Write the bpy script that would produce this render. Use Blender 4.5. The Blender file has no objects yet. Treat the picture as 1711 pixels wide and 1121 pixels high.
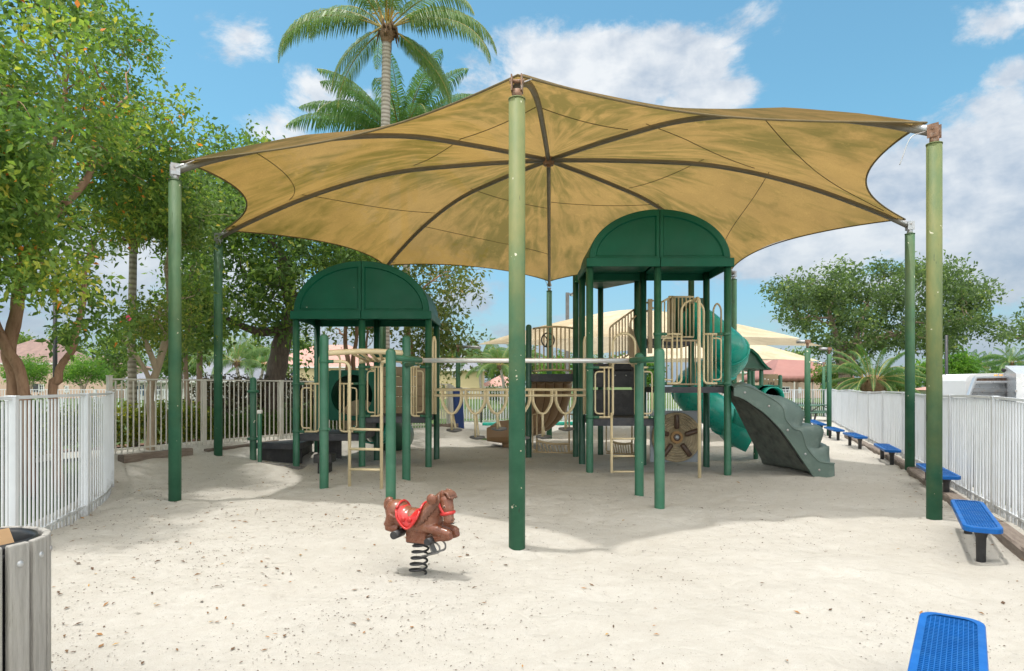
import bpy, bmesh, math, random
import numpy as np
from mathutils import Vector, Matrix, noise

random.seed(7)
rng = np.random.default_rng(11)
SC = bpy.context.scene
COL = SC.collection
R = math.radians
PI = math.pi

# ---- camera geometry: lens 1080 px over a 1711 px wide frame, eye 1.625 m, horizon at row 645
FPX, CX, HY, EYE = 1080.0, 855.5, 645.0, 1.625


def at(px, py, d):
    """world point seen at photo pixel (px, py) at depth d metres"""
    return Vector(((px - CX) * d / FPX, d, EYE + (HY - py) * d / FPX))


def xa(px, d):
    return (px - CX) * d / FPX


def za(py, d):
    return EYE + (HY - py) * d / FPX


def sstep(a, b, x):
    t = min(1.0, max(0.0, (x - a) / (b - a)))
    return t * t * (3 - 2 * t)


# ------------------------------------------------------------------ objects
LOC = {}


def tag(o, label=None, cat=None, group=None, kind=None):
    if label: o['label'] = label
    if cat: o['category'] = cat
    if group: o['group'] = group
    if kind: o['kind'] = kind
    return o


def thing(name, label, cat, loc=(0, 0, 0), group=None):
    o = bpy.data.objects.new(name, None)
    o.empty_display_size = 0.2
    COL.objects.link(o)
    o.location = loc
    LOC[o] = Vector(loc)
    return tag(o, label, cat, group)


def copy_tree(o, parent=None):
    c = o.copy()
    COL.objects.link(c)
    if parent is not None:
        c.parent = parent
    for ch in list(o.children):
        copy_tree(ch, c)
    return c


def catmull(pts, k=6, closed=False):
    pts = [Vector(p) for p in pts]
    n = len(pts)
    out = []
    rngi = range(n if closed else n - 1)
    for i in rngi:
        p1, p2 = pts[i], pts[(i + 1) % n]
        p0 = pts[(i - 1) % n] if (closed or i > 0) else p1 * 2 - p2
        p3 = pts[(i + 2) % n] if (closed or i + 2 < n) else p2 * 2 - p1
        for j in range(k):
            t = j / k
            out.append(0.5 * ((2 * p1) + (p2 - p0) * t + (2 * p0 - 5 * p1 + 4 * p2 - p3) * t * t
                              + (3 * p1 - p0 - 3 * p2 + p3) * t ** 3))
    if not closed:
        out.append(pts[-1])
    return out


def fillet(pts, r, k=5):
    pts = [Vector(p) for p in pts]
    out = [pts[0]]
    for i in range(1, len(pts) - 1):
        a, b, c = pts[i - 1], pts[i], pts[i + 1]
        u, v = (a - b), (c - b)
        rr = min(r, u.length * .49, v.length * .49)
        p, q = b + u.normalized() * rr, b + v.normalized() * rr
        for j in range(k + 1):
            t = j / k
            out.append(p * (1 - t) ** 2 + b * 2 * t * (1 - t) + q * t * t)
    out.append(pts[-1])
    return out


class MB:
    """collects geometry that becomes ONE mesh object"""

    def __init__(self):
        self.v, self.f, self.s, self.m = [], [], [], []

    def add(self, vs, fs, smooth=False, mi=0):
        o = len(self.v)
        self.v.extend([tuple(p) for p in vs])
        for f in fs:
            self.f.append([i + o for i in f])
            self.s.append(smooth)
            self.m.append(mi)
        return self

    def box(self, c, s, rot=None, mi=0, taper=1.0):
        hx, hy, hz = s[0] / 2, s[1] / 2, s[2] / 2
        vs = []
        for z in (-1, 1):
            t = taper if z > 0 else 1.0
            for x, y in ((-1, -1), (1, -1), (1, 1), (-1, 1)):
                vs.append(Vector((x * hx * t, y * hy * t, z * hz)))
        if rot is not None:
            vs = [rot @ p for p in vs]
        c = Vector(c)
        vs = [p + c for p in vs]
        return self.add(vs, [(3, 2, 1, 0), (4, 5, 6, 7), (0, 1, 5, 4), (1, 2, 6, 5), (2, 3, 7, 6), (3, 0, 4, 7)], False, mi)

    def bar(self, p0, p1, w, h, mi=0, up=(0, 0, 1)):
        p0, p1 = Vector(p0), Vector(p1)
        d = (p1 - p0)
        x = d.normalized()
        y = Vector(up).cross(x)
        if y.length < 1e-5:
            y = Vector((1, 0, 0)).cross(x)
        y.normalize()
        z = x.cross(y)
        vs = []
        for p in (p0, p1):
            for a, b in ((-1, -1), (1, -1), (1, 1), (-1, 1)):
                vs.append(p + y * (a * w / 2) + z * (b * h / 2))
        return self.add(vs, [(0, 3, 2, 1), (4, 5, 6, 7), (0, 1, 5, 4), (1, 2, 6, 5), (2, 3, 7, 6), (3, 0, 4, 7)], False, mi)

    def tube(self, pts, r, n=8, closed=False, caps=True, mi=0, smooth=True, flat=1.0):
        pts = [Vector(p) for p in pts]
        m = len(pts)
        rs = r if isinstance(r, (list, tuple)) else [r] * m
        tang = []
        for i in range(m):
            a = pts[(i - 1) % m] if (closed or i > 0) else pts[i]
            b = pts[(i + 1) % m] if (closed or i < m - 1) else pts[i]
            t = (b - a)
            tang.append(t.normalized() if t.length > 1e-9 else Vector((0, 0, 1)))
        ref = Vector((0, 0, 1)) if abs(tang[0].z) < .9 else Vector((1, 0, 0))
        nrm = (ref - tang[0] * ref.dot(tang[0])).normalized()
        vs = []
        for i in range(m):
            nrm = nrm - tang[i] * nrm.dot(tang[i])
            if nrm.length < 1e-6:
                nrm = tang[i].orthogonal()
            nrm.normalize()
            bn = tang[i].cross(nrm)
            for k in range(n):
                a = 2 * PI * k / n
                vs.append(pts[i] + (nrm * math.cos(a) * flat + bn * math.sin(a)) * rs[i])
        fs = []
        for i in range(m if closed else m - 1):
            j = (i + 1) % m
            for k in range(n):
                l = (k + 1) % n
                fs.append((i * n + k, i * n + l, j * n + l, j * n + k))
        self.add(vs, fs, smooth, mi)
        if caps and not closed:
            o = len(self.v) - len(vs)
            self.f.append([o + k for k in range(n)][::-1]); self.s.append(False); self.m.append(mi)
            self.f.append([o + (m - 1) * n + k for k in range(n)]); self.s.append(False); self.m.append(mi)
        return self

    def cyl(self, p0, p1, r0, r1=None, n=16, mi=0, caps=True):
        return self.tube([p0, p1], [r0, r0 if r1 is None else r1], n, mi=mi, caps=caps)

    def lathe(self, prof, c=(0, 0, 0), n=20, mi=0, smooth=True):
        """prof: list of (radius, z)"""
        c = Vector(c)
        vs, fs = [], []
        for r, z in prof:
            for k in range(n):
                a = 2 * PI * k / n
                vs.append(c + Vector((r * math.cos(a), r * math.sin(a), z)))
        for i in range(len(prof) - 1):
            for k in range(n):
                l = (k + 1) % n
                fs.append((i * n + k, i * n + l, (i + 1) * n + l, (i + 1) * n + k))
        return self.add(vs, fs, smooth, mi)

    def ball(self, c, r, n=14, m=9, mi=0, rot=None):
        if not isinstance(r, (tuple, list, Vector)):
            r = (r, r, r)
        c = Vector(c)
        vs, fs = [], []
        for i in range(m + 1):
            th = PI * i / m
            for k in range(n):
                a = 2 * PI * k / n
                p = Vector((r[0] * math.sin(th) * math.cos(a), r[1] * math.sin(th) * math.sin(a), r[2] * math.cos(th)))
                if rot is not None:
                    p = rot @ p
                vs.append(c + p)
        for i in range(m):
            for k in range(n):
                l = (k + 1) % n
                fs.append((i * n + k, (i + 1) * n + k, (i + 1) * n + l, i * n + l))
        return self.add(vs, fs, True, mi)

    def grid(self, P, smooth=True, mi=0, flip=False):
        """P[i][j] points"""
        h, w = len(P), len(P[0])
        vs = [p for row in P for p in row]
        fs = []
        for i in range(h - 1):
            for j in range(w - 1):
                q = (i * w + j, i * w + j + 1, (i + 1) * w + j + 1, (i + 1) * w + j)
                fs.append(q[::-1] if flip else q)
        return self.add(vs, fs, smooth, mi)

    def prism(self, poly, fn0, fn1, mi=0, smooth=False):
        """poly: 2D outline; fn0/fn1 map (u,v) to the two end faces"""
        n = len(poly)
        vs = [fn0(u, v) for u, v in poly] + [fn1(u, v) for u, v in poly]
        self.add(vs, [tuple(range(n))[::-1], tuple(range(n, 2 * n))], False, mi)
        self.add(vs, [(k, (k + 1) % n, n + (k + 1) % n, n + k) for k in range(n)], smooth, mi)
        return self

    def build(self, name, mats, parent=None, off=None):
        me = bpy.data.meshes.new(name)
        base = Vector((0, 0, 0))
        if parent is not None:
            base = LOC.get(parent, Vector((0, 0, 0)))
        elif off is not None:
            base = Vector(off)
        a = np.array(self.v, dtype=np.float64) - np.array(base)
        me.from_pydata(a.tolist(), [], self.f)
        mats = mats if isinstance(mats, (list, tuple)) else [mats]
        for m in mats:
            me.materials.append(m)
        me.polygons.foreach_set('use_smooth', self.s)
        me.polygons.foreach_set('material_index', self.m)
        me.update()
        o = bpy.data.objects.new(name, me)
        COL.objects.link(o)
        if parent is not None:
            o.parent = parent
            LOC[o] = base
        elif off is not None:
            o.location = base
            LOC[o] = base
        return o


def fixn(o):
    bm = bmesh.new(); bm.from_mesh(o.data)
    bmesh.ops.recalc_face_normals(bm, faces=bm.faces)
    bm.to_mesh(o.data); bm.free()
    return o


def bevel(o, w=.006, seg=2, ang=40):
    m = o.modifiers.new('bevel', 'BEVEL')
    m.width = w; m.segments = seg; m.limit_method = 'ANGLE'; m.angle_limit = R(ang)
    return o


def big_mesh(name, verts, faces4, mat, tint=None, parent=None, smooth=False):
    """numpy quads -> object with an optional per-face 'tint' attribute"""
    base = np.array(LOC.get(parent, Vector((0, 0, 0)))) if parent is not None else np.zeros(3)
    me = bpy.data.meshes.new(name)
    nv, nf = len(verts), len(faces4)
    me.vertices.add(nv)
    me.vertices.foreach_set('co', (verts - base).astype(np.float32).ravel())
    me.loops.add(nf * 4)
    me.loops.foreach_set('vertex_index', faces4.astype(np.int32).ravel())
    me.polygons.add(nf)
    me.polygons.foreach_set('loop_start', np.arange(nf, dtype=np.int32) * 4)
    try:
        me.polygons.foreach_set('loop_total', np.full(nf, 4, dtype=np.int32))
    except Exception:
        pass
    me.polygons.foreach_set('use_smooth', np.full(nf, smooth, dtype=bool))
    me.materials.append(mat)
    me.update(calc_edges=True)
    if tint is not None:
        at_ = me.attributes.new('tint', 'FLOAT', 'FACE')
        at_.data.foreach_set('value', tint.astype(np.float32))
    o = bpy.data.objects.new(name, me)
    COL.objects.link(o)
    if parent is not None:
        o.parent = parent
        LOC[o] = Vector(base)
    return o


# ------------------------------------------------------------------ materials
def new_mat(name):
    m = bpy.data.materials.new(name)
    m.use_nodes = True
    nt = m.node_tree
    b = nt.nodes['Principled BSDF']
    return m, nt, b


def N(nt, t, **kw):
    n = nt.nodes.new(t)
    for k, v in kw.items():
        setattr(n, k, v)
    return n


def L(nt, a, b):
    nt.links.new(a, b)


def c4(c):
    return (c[0], c[1], c[2], 1)


def mixcol(nt, fac, a, b, blend='MIX'):
    n = N(nt, 'ShaderNodeMix', data_type='RGBA', blend_type=blend)
    for sock, val in ((n.inputs[0], fac), (n.inputs[6], a), (n.inputs[7], b)):
        if hasattr(val, 'links'):
            L(nt, val, sock)
        elif isinstance(val, (int, float)):
            sock.default_value = val
        else:
            sock.default_value = c4(val)
    return n.outputs[2]


def nz(nt, scale, detail=4, rough=.55, vec=None, dist=0):
    n = N(nt, 'ShaderNodeTexNoise')
    n.inputs['Scale'].default_value = scale
    n.inputs['Detail'].default_value = detail
    n.inputs['Roughness'].default_value = rough
    n.inputs['Distortion'].default_value = dist
    if vec is not None:
        L(nt, vec, n.inputs['Vector'])
    return n.outputs[0]


def ramp(nt, fac, stops):
    n = N(nt, 'ShaderNodeValToRGB')
    e = n.color_ramp.elements
    while len(e) < len(stops):
        e.new(0.5)
    for el, (p, c) in zip(e, stops):
        el.position = p
        el.color = c4(c) if not isinstance(c, (int, float)) else (c, c, c, 1)
    L(nt, fac, n.inputs[0])
    return n.outputs[0]


def coords(nt, scale=None, kind='Object'):
    tc = N(nt, 'ShaderNodeTexCoord')
    out = tc.outputs[kind]
    if scale is not None:
        mp = N(nt, 'ShaderNodeMapping')
        mp.inputs['Scale'].default_value = scale
        L(nt, out, mp.inputs['Vector'])
        out = mp.outputs[0]
    return out


def geo_pos(nt, scale=None):
    g = N(nt, 'ShaderNodeNewGeometry')
    out = g.outputs['Position']
    if scale is not None:
        mp = N(nt, 'ShaderNodeMapping')
        mp.inputs['Scale'].default_value = scale
        L(nt, out, mp.inputs['Vector'])
        out = mp.outputs[0]
    return out


def add_bump(nt, b, h, strength=.3, dist=.01):
    bp = N(nt, 'ShaderNodeBump')
    bp.inputs['Strength'].default_value = strength
    bp.inputs['Distance'].default_value = dist
    L(nt, h, bp.inputs['Height'])
    L(nt, bp.outputs[0], b.inputs['Normal'])


def mat(name, col, rough=.5, metal=0.0, var=.18, vs=4, bump=0, bs=60, dirt=None, dirt_amt=.35, dirt_scale=3, chips=None, chip_thr=.72, chip_scale=14, spec=.5, world=True):
    m, nt, b = new_mat(name)
    v = geo_pos(nt) if world else coords(nt)
    n1 = nz(nt, vs, 5, .6, v)
    lo = tuple(c * (1 - var) for c in col)
    hi = tuple(min(1, c * (1 + var)) for c in col)
    c = ramp(nt, n1, [(.3, lo), (.7, hi)])
    if dirt is not None:
        d = ramp(nt, nz(nt, dirt_scale, 6, .65, v), [(.5, 0.0), (.72, dirt_amt)])
        c = mixcol(nt, d, c, dirt)
    if chips is not None:
        d = ramp(nt, nz(nt, chip_scale, 3, .5, v), [(chip_thr, 0.0), (chip_thr + .015, 1.0)])
        c = mixcol(nt, d, c, chips)
    L(nt, c, b.inputs['Base Color'])
    b.inputs['Metallic'].default_value = metal
    rr = ramp(nt, nz(nt, vs * 2.3, 4, .6, v), [(.3, max(.03, rough - .1)), (.7, min(1, rough + .1))])
    L(nt, rr, b.inputs['Roughness'])
    b.inputs['Specular IOR Level'].default_value = spec
    if bump:
        add_bump(nt, b, nz(nt, bs, 4, .6, v), bump, .006)
    return m


M = {}
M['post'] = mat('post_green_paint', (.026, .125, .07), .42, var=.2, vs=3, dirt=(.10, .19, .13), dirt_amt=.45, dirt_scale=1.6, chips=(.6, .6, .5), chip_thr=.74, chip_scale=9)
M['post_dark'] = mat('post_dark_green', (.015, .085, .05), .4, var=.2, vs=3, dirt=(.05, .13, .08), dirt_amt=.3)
M['roof'] = mat('roof_green_plastic', (.002, .10, .060), .5, spec=.3, chips=(.55, .58, .5), chip_thr=.765, chip_scale=7, var=.14, vs=1.6, dirt=(.03, .14, .09), dirt_amt=.3, dirt_scale=.9)
M['cream'] = mat('cream_enamel', (.66, .55, .345), .38, var=.1, vs=5, dirt=(.38, .27, .14), dirt_amt=.45, dirt_scale=5, chips=(.16, .10, .06), chip_thr=.745, chip_scale=22)
M['cream_dull'] = mat('tan_enamel', (.50, .39, .24), .42, var=.1, vs=5, dirt=(.3, .2, .1), dirt_amt=.3)
M['tan'] = mat('tan_plastic', (.30, .215, .12), .5, var=.12, vs=2, dirt=(.2, .14, .08), dirt_amt=.4)
M['brown'] = mat('brown_plastic', (.34, .215, .12), .42, var=.1, vs=1.5, dirt=(.28, .19, .12), dirt_amt=.35)
M['groove'] = mat('groove_brown', (.08, .045, .026), .6)
M['black'] = mat('black_coating', (.018, .018, .02), .5, var=.25, vs=8, dirt=(.12, .11, .1), dirt_amt=.35, dirt_scale=4)
M['deck'] = mat('deck_dark_grey', (.035, .037, .045), .55, var=.2, vs=6, dirt=(.16, .14, .12), dirt_amt=.3, dirt_scale=5)
M['teal'] = mat('teal_plastic', (.008, .36, .275), .3, var=.14, vs=1.4, dirt=(.10, .27, .21), dirt_amt=.55, dirt_scale=1.8)
M['rock'] = mat('grey_green_plastic', (.095, .14, .118), .5, var=.2, vs=2.2, dirt=(.24, .29, .265), dirt_amt=.5, dirt_scale=2.5, bump=.25, bs=30)
M['rock_under'] = mat('grey_green_inside', (.10, .115, .10), .75, var=.4, vs=5, dirt=(.2, .19, .17), dirt_amt=.5, dirt_scale=6, bump=.5, bs=25)
M['greyp'] = mat('grey_panel', (.30, .33, .36), .5, var=.08, vs=3, dirt=(.2, .2, .2), dirt_amt=.3)
M['drum'] = mat('drum_tan', (.34, .27, .165), .5, var=.2, vs=6, dirt=(.12, .09, .06), dirt_amt=.5, dirt_scale=7)
M['paddle'] = mat('paddle_brown', (.10, .06, .04), .4, var=.3, vs=9)
M['gear'] = mat('gear_ochre', (.36, .2, .07), .5, var=.2, vs=9)
M['chrome'] = mat('galvanised_bar', (.74, .73, .72), .42, metal=.75, var=.05, vs=3, dirt=(.5, .42, .34), dirt_amt=.3, dirt_scale=2)
M['steel'] = mat('stainless_steel', (.62, .63, .65), .34, metal=.55, var=.08, vs=2)
M['galv'] = mat('grey_galvanised', (.42, .43, .44), .45, metal=.6, var=.15, vs=6, dirt=(.3, .16, .09), dirt_amt=.6, dirt_scale=8)
M['rust'] = mat('rusty_bracket', (.24, .13, .08), .7, var=.4, vs=18, dirt=(.5, .47, .43), dirt_amt=.6, dirt_scale=15)
M['rib'] = mat('rib_grey_steel', (.17, .155, .135), .5, var=.12, vs=5, dirt=(.26, .22, .17), dirt_amt=.3)
M['white'] = mat('white_fence_paint', (.63, .655, .685), .45, var=.05, vs=3, dirt=(.5, .49, .46), dirt_amt=.25, dirt_scale=2.2, spec=.4)
M['white_cream'] = mat('ivory_fence_paint', (.60, .585, .53), .5, var=.06, vs=3, dirt=(.40, .33, .24), dirt_amt=.5, dirt_scale=2.2)
def grime(m):
    nt = m.node_tree; b = nt.nodes['Principled BSDF']
    old = b.inputs['Base Color'].links[0].from_socket
    g = geo_pos(nt); sx = N(nt, 'ShaderNodeSeparateXYZ'); L(nt, g, sx.inputs[0])
    a = N(nt, 'ShaderNodeMath', operation='MULTIPLY_ADD'); L(nt, nz(nt, 6, 5, .7, g), a.inputs[0]); a.inputs[1].default_value = -.9; L(nt, sx.outputs[2], a.inputs[2])
    f = N(nt, 'ShaderNodeMapRange'); L(nt, a.outputs[0], f.inputs[0])
    f.inputs[1].default_value = -.26; f.inputs[2].default_value = -.50; f.inputs[3].default_value = 0; f.inputs[4].default_value = .65
    L(nt, mixcol(nt, f.outputs[0], old, (.16, .15, .13)), b.inputs['Base Color'])


grime(M['white']); grime(M['white_cream'])
M['blue'] = mat('blue_vinyl', (.0004, .088, .33), .45, spec=.3, var=.1, vs=4, dirt=(.03, .16, .4), dirt_amt=.3, dirt_scale=9)
M['navy'] = mat('navy_pad', (.006, .035, .16), .5, var=.15, vs=3, bump=.3, bs=6)
M['horse'] = mat('horse_brown_plastic', (.165, .058, .031), .3, var=.14, vs=14, dirt=(.30, .15, .09), dirt_amt=.5, dirt_scale=9)
M['mane'] = mat('mane_brown', (.13, .055, .032), .45, var=.3, vs=40, bump=.7, bs=60)
M['red'] = mat('red_plastic', (.45, .02, .018), .28, var=.1, vs=12, dirt=(.6, .12, .1), dirt_amt=.35, dirt_scale=14)
M['pink'] = mat('muzzle_worn', (.36, .2, .14), .5, var=.1)
M['flower'] = mat('hibiscus_pink', (.7, .08, .2), .5)
M['orange'] = mat('amber_lens', (.85, .32, .03), .3)
M['concrete'] = mat('concrete', (.52, .49, .43), .85, var=.1, vs=1.5, dirt=(.3, .27, .22), dirt_amt=.4)
M['mulch'] = mat('red_mulch', (.17, .075, .04), .95, var=.5, vs=25, bump=1, bs=40)
M['white_wall'] = mat('white_stucco', (.68, .67, .63), .85, var=.04, vs=.5)
M['pink_wall'] = mat('peach_stucco', (.56, .40, .31), .85, var=.05, vs=.4)
M['yellow_wall'] = mat('yellow_stucco', (.60, .49, .28), .85, var=.05, vs=.4)
M['roof_brown'] = mat('brown_roof_tile', (.21, .135, .115), .8, var=.2, vs=1.5)
M['roof_pink'] = mat('pink_roof_tile', (.42, .235, .195), .8, var=.15, vs=1.5)
M['roof_grey'] = mat('grey_roof_tile', (.19, .20, .23), .8, var=.15, vs=1.5)
M['trim'] = mat('white_trim', (.7, .7, .67), .6, var=.03)
M['glass'] = mat('window_glass', (.03, .04, .05), .08, var=.2, spec=.7)
M['door_blue'] = mat('blue_door', (.06, .12, .22), .5)
M['maroon'] = mat('maroon_awning', (.30, .14, .12), .7, var=.08, vs=.6)
M['dark_pole'] = mat('dark_pole_paint', (.035, .035, .04), .5)
M['lamp_grey'] = mat('lamp_grey_paint', (.16, .155, .15), .5)
M['sign'] = mat('sign_white', (.75, .75, .75), .5, var=.02)
M['sign_red'] = mat('sign_red', (.55, .06, .05), .5, var=.02)
M['table'] = mat('table_green', (.06, .13, .09), .5, var=.2)
M['table_frame'] = mat('table_frame', (.07, .065, .06), .5, var=.2)
M['litter_can'] = mat('black_liner', (.015, .015, .016), .35, var=.3)
M['card'] = mat('cardboard', (.42, .26, .13), .8, var=.2)


def post_faded(name, amount, mid):
    """green paint bleached towards olive on the upper part of a canopy post, with a ragged limit and bare chips"""
    m, nt, b = new_mat(name)
    g = geo_pos(nt)
    sx = N(nt, 'ShaderNodeSeparateXYZ'); L(nt, g, sx.inputs[0])
    low = ramp(nt, nz(nt, 2.2, 6, .65, g), [(.3, (.016, .088, .048)), (.72, (.045, .145, .085))])
    high = ramp(nt, nz(nt, 3, 6, .65, geo_pos(nt, (1, 1, .35))), [(.3, (.075, .135, .058)), (.5, (.165, .185, .068)), (.75, (.27, .235, .088))])
    a = N(nt, 'ShaderNodeMath', operation='MULTIPLY_ADD')
    L(nt, nz(nt, 2.6, 5, .6, g), a.inputs[0]); a.inputs[1].default_value = 2.4; L(nt, sx.outputs[2], a.inputs[2])
    f = N(nt, 'ShaderNodeMapRange'); L(nt, a.outputs[0], f.inputs[0])
    f.inputs[1].default_value = mid + .5; f.inputs[2].default_value = mid + 2.4; f.inputs[3].default_value = 0; f.inputs[4].default_value = amount
    c = mixcol(nt, f.outputs[0], low, high)
    chip = ramp(nt, nz(nt, 13, 3, .5, g), [(.715, 0.0), (.73, 1.0)])
    c = mixcol(nt, chip, c, (.55, .53, .40))
    dk = ramp(nt, nz(nt, 9, 3, .5, geo_pos(nt, (1, 1, .3))), [(.70, 0.0), (.73, .8)])
    c = mixcol(nt, dk, c, (.04, .06, .04))
    L(nt, c, b.inputs['Base Color'])
    b.inputs['Roughness'].default_value = .62
    b.inputs['Specular IOR Level'].default_value = .3
    return m


M['post_f1'] = post_faded('post_bleached', .9, 1.0)
M['post_f0'] = post_faded('post_bleached_top', .85, 2.1)
M['post_f2'] = post_faded('post_half_bleached', .34, 1.6)
M['post_f3'] = post_faded('post_lightly_bleached', .2, 2.0)


def sand_mat():
    m, nt, b = new_mat('white_sand')
    g = geo_pos(nt)
    n1 = nz(nt, .55, 5, .6, g)
    n2 = nz(nt, 7, 5, .65, g)
    n3 = nz(nt, 160, 2, .5, g)
    c = ramp(nt, n1, [(.3, (.53, .505, .455)), (.7, (.62, .60, .555))])
    c = mixcol(nt, ramp(nt, n2, [(.35, .35), (.65, 0.0)]), c, (.45, .415, .36))
    c = mixcol(nt, ramp(nt, n3, [(.35, .35), (.6, 0.0)]), c, (.42, .37, .30))
    sp = ramp(nt, nz(nt, 70, 2, .5, g), [(.70, 0.0), (.73, .8)])
    c = mixcol(nt, sp, c, (.15, .11, .08))
    L(nt, c, b.inputs['Base Color'])
    b.inputs['Roughness'].default_value = .95
    b.inputs['Specular IOR Level'].default_value = .15
    # trodden surface: footprints (smooth dents) and grains
    vo = N(nt, 'ShaderNodeTexVoronoi', feature='SMOOTH_F1')
    vo.inputs['Scale'].default_value = 5.0
    wv = N(nt, 'ShaderNodeVectorMath', operation='ADD')
    no = N(nt, 'ShaderNodeTexNoise'); no.inputs['Scale'].default_value = 3; L(nt, g, no.inputs['Vector'])
    L(nt, g, wv.inputs[0]); L(nt, no.outputs['Color'], wv.inputs[1]); L(nt, wv.outputs[0], vo.inputs['Vector'])
    h = N(nt, 'ShaderNodeMath', operation='MULTIPLY_ADD')
    L(nt, vo.outputs['Distance'], h.inputs[0]); h.inputs[1].default_value = .85
    h2 = N(nt, 'ShaderNodeMath', operation='MULTIPLY_ADD')
    L(nt, nz(nt, 16, 6, .7, g), h2.inputs[0]); h2.inputs[1].default_value = .5
    L(nt, nz(nt, 220, 2, .5, g), h2.inputs[2])
    h3 = N(nt, 'ShaderNodeMath', operation='MULTIPLY'); L(nt, h2.outputs[0], h3.inputs[0]); h3.inputs[1].default_value = .5
    L(nt, h3.outputs[0], h.inputs[2])
    add_bump(nt, b, h.outputs[0], .75, .05)
    return m


M['sand'] = sand_mat()


def grass_mat():
    m, nt, b = new_mat('lawn')
    g = geo_pos(nt)
    c = ramp(nt, nz(nt, .5, 5, .6, g), [(.3, (.055, .10, .02)), (.7, (.11, .165, .035))])
    c = mixcol(nt, ramp(nt, nz(nt, 12, 4, .6, g), [(.4, .5), (.6, 0.0)]), c, (.05, .075, .018))
    L(nt, c, b.inputs['Base Color'])
    b.inputs['Roughness'].default_value = .95
    add_bump(nt, b, nz(nt, 40, 3, .6, g), 1, .05)
    return m


M['grass'] = grass_mat()


def water_mat():
    m, nt, b = new_mat('pond_water')
    b.inputs['Base Color'].default_value = (.05, .075, .07, 1)
    b.inputs['Roughness'].default_value = .08
    b.inputs['Specular IOR Level'].default_value = .9
    add_bump(nt, b, nz(nt, 1.2, 3, .5, geo_pos(nt, (1, 3, 1))), .12, .1)
    return m


M['water'] = water_mat()


def wood_mat(name, a, bcol, stretch=(14, 14, 1.2), green=None):
    m, nt, b = new_mat(name)
    v = coords(nt, stretch)
    c = ramp(nt, nz(nt, 2.5, 7, .7, v), [(.28, a), (.72, bcol)])
    d = ramp(nt, nz(nt, 5, 6, .7, v), [(.58, 0.0), (.68, .6)])
    c = mixcol(nt, d, c, tuple(x * .55 for x in a))
    if green is not None:
        c = mixcol(nt, ramp(nt, nz(nt, 1.1, 4, .6, geo_pos(nt)), [(.45, 0.0), (.7, .45)]), c, green)
    L(nt, c, b.inputs['Base Color'])
    b.inputs['Roughness'].default_value = .85
    add_bump(nt, b, nz(nt, 4, 7, .75, v), .7, .012)
    return m


M['slat'] = wood_mat('weathered_slat', (.22, .21, .19), (.42, .40, .37), green=(.24, .23, .14))
M['timber'] = wood_mat('old_railway_tie', (.10, .072, .055), (.26, .215, .18), (2.0, 14, 14))
M['bark'] = wood_mat('grey_brown_bark', (.14, .10, .07), (.34, .25, .18), (6, 6, 1.5))
M['bark_red'] = wood_mat('reddish_bark', (.19, .10, .06), (.42, .26, .17), (5, 5, 1.2))
M['bark_pale'] = wood_mat('pale_bark', (.26, .20, .14), (.46, .37, .27), (5, 5, 1.2))
M['bark_dark'] = wood_mat('dark_oak_bark', (.055, .042, .034), (.16, .125, .10), (9, 9, 2))
M['rachis'] = mat('frond_stalk', (.33, .26, .07), .5, var=.25, vs=2)
M['husk'] = mat('palm_husk', (.18, .11, .06), .9, var=.4, vs=12, bump=1, bs=18)


def palm_bark():
    m, nt, b = new_mat('ringed_palm_bark')
    w = N(nt, 'ShaderNodeTexWave', wave_type='BANDS', bands_direction='Z')
    w.inputs['Scale'].default_value = 2.6; w.inputs['Distortion'].default_value = 1.6; w.inputs['Detail'].default_value = 3
    L(nt, geo_pos(nt), w.inputs['Vector'])
    c = ramp(nt, w.outputs[0], [(.05, (.22, .19, .155)), (.5, (.34, .305, .255)), (1, (.40, .365, .315))])
    c = mixcol(nt, ramp(nt, nz(nt, 3, 6, .7, geo_pos(nt)), [(.45, 0.0), (.7, .5)]), c, (.17, .16, .09))
    L(nt, c, b.inputs['Base Color'])
    b.inputs['Roughness'].default_value = .9
    add_bump(nt, b, w.outputs[0], .35, .02)
    return m


M['palm_bark'] = palm_bark()


def leaf_mat(name, stops, trans=.48, rough=.5):
    """per-leaf colour from the 'tint' attribute; light also passes through the blade"""
    m, nt, b = new_mat(name)
    a = N(nt, 'ShaderNodeAttribute', attribute_name='tint')
    c = ramp(nt, a.outputs['Fac'], stops)
    L(nt, c, b.inputs['Base Color'])
    b.inputs['Roughness'].default_value = rough
    b.inputs['Specular IOR Level'].default_value = .28
    t = N(nt, 'ShaderNodeBsdfTranslucent')
    tc = mixcol(nt, .55, c, (.9, 1.0, .18), 'MULTIPLY')
    tb = N(nt, 'ShaderNodeHueSaturation'); tb.inputs['Value'].default_value = 1.6
    L(nt, tc, tb.inputs['Color'])
    L(nt, tb.outputs[0], t.inputs['Color'])
    mx = N(nt, 'ShaderNodeMixShader'); mx.inputs[0].default_value = trans
    out = nt.nodes['Material Output']
    L(nt, b.outputs[0], mx.inputs[1]); L(nt, t.outputs[0], mx.inputs[2]); L(nt, mx.outputs[0], out.inputs['Surface'])
    return m


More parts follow.
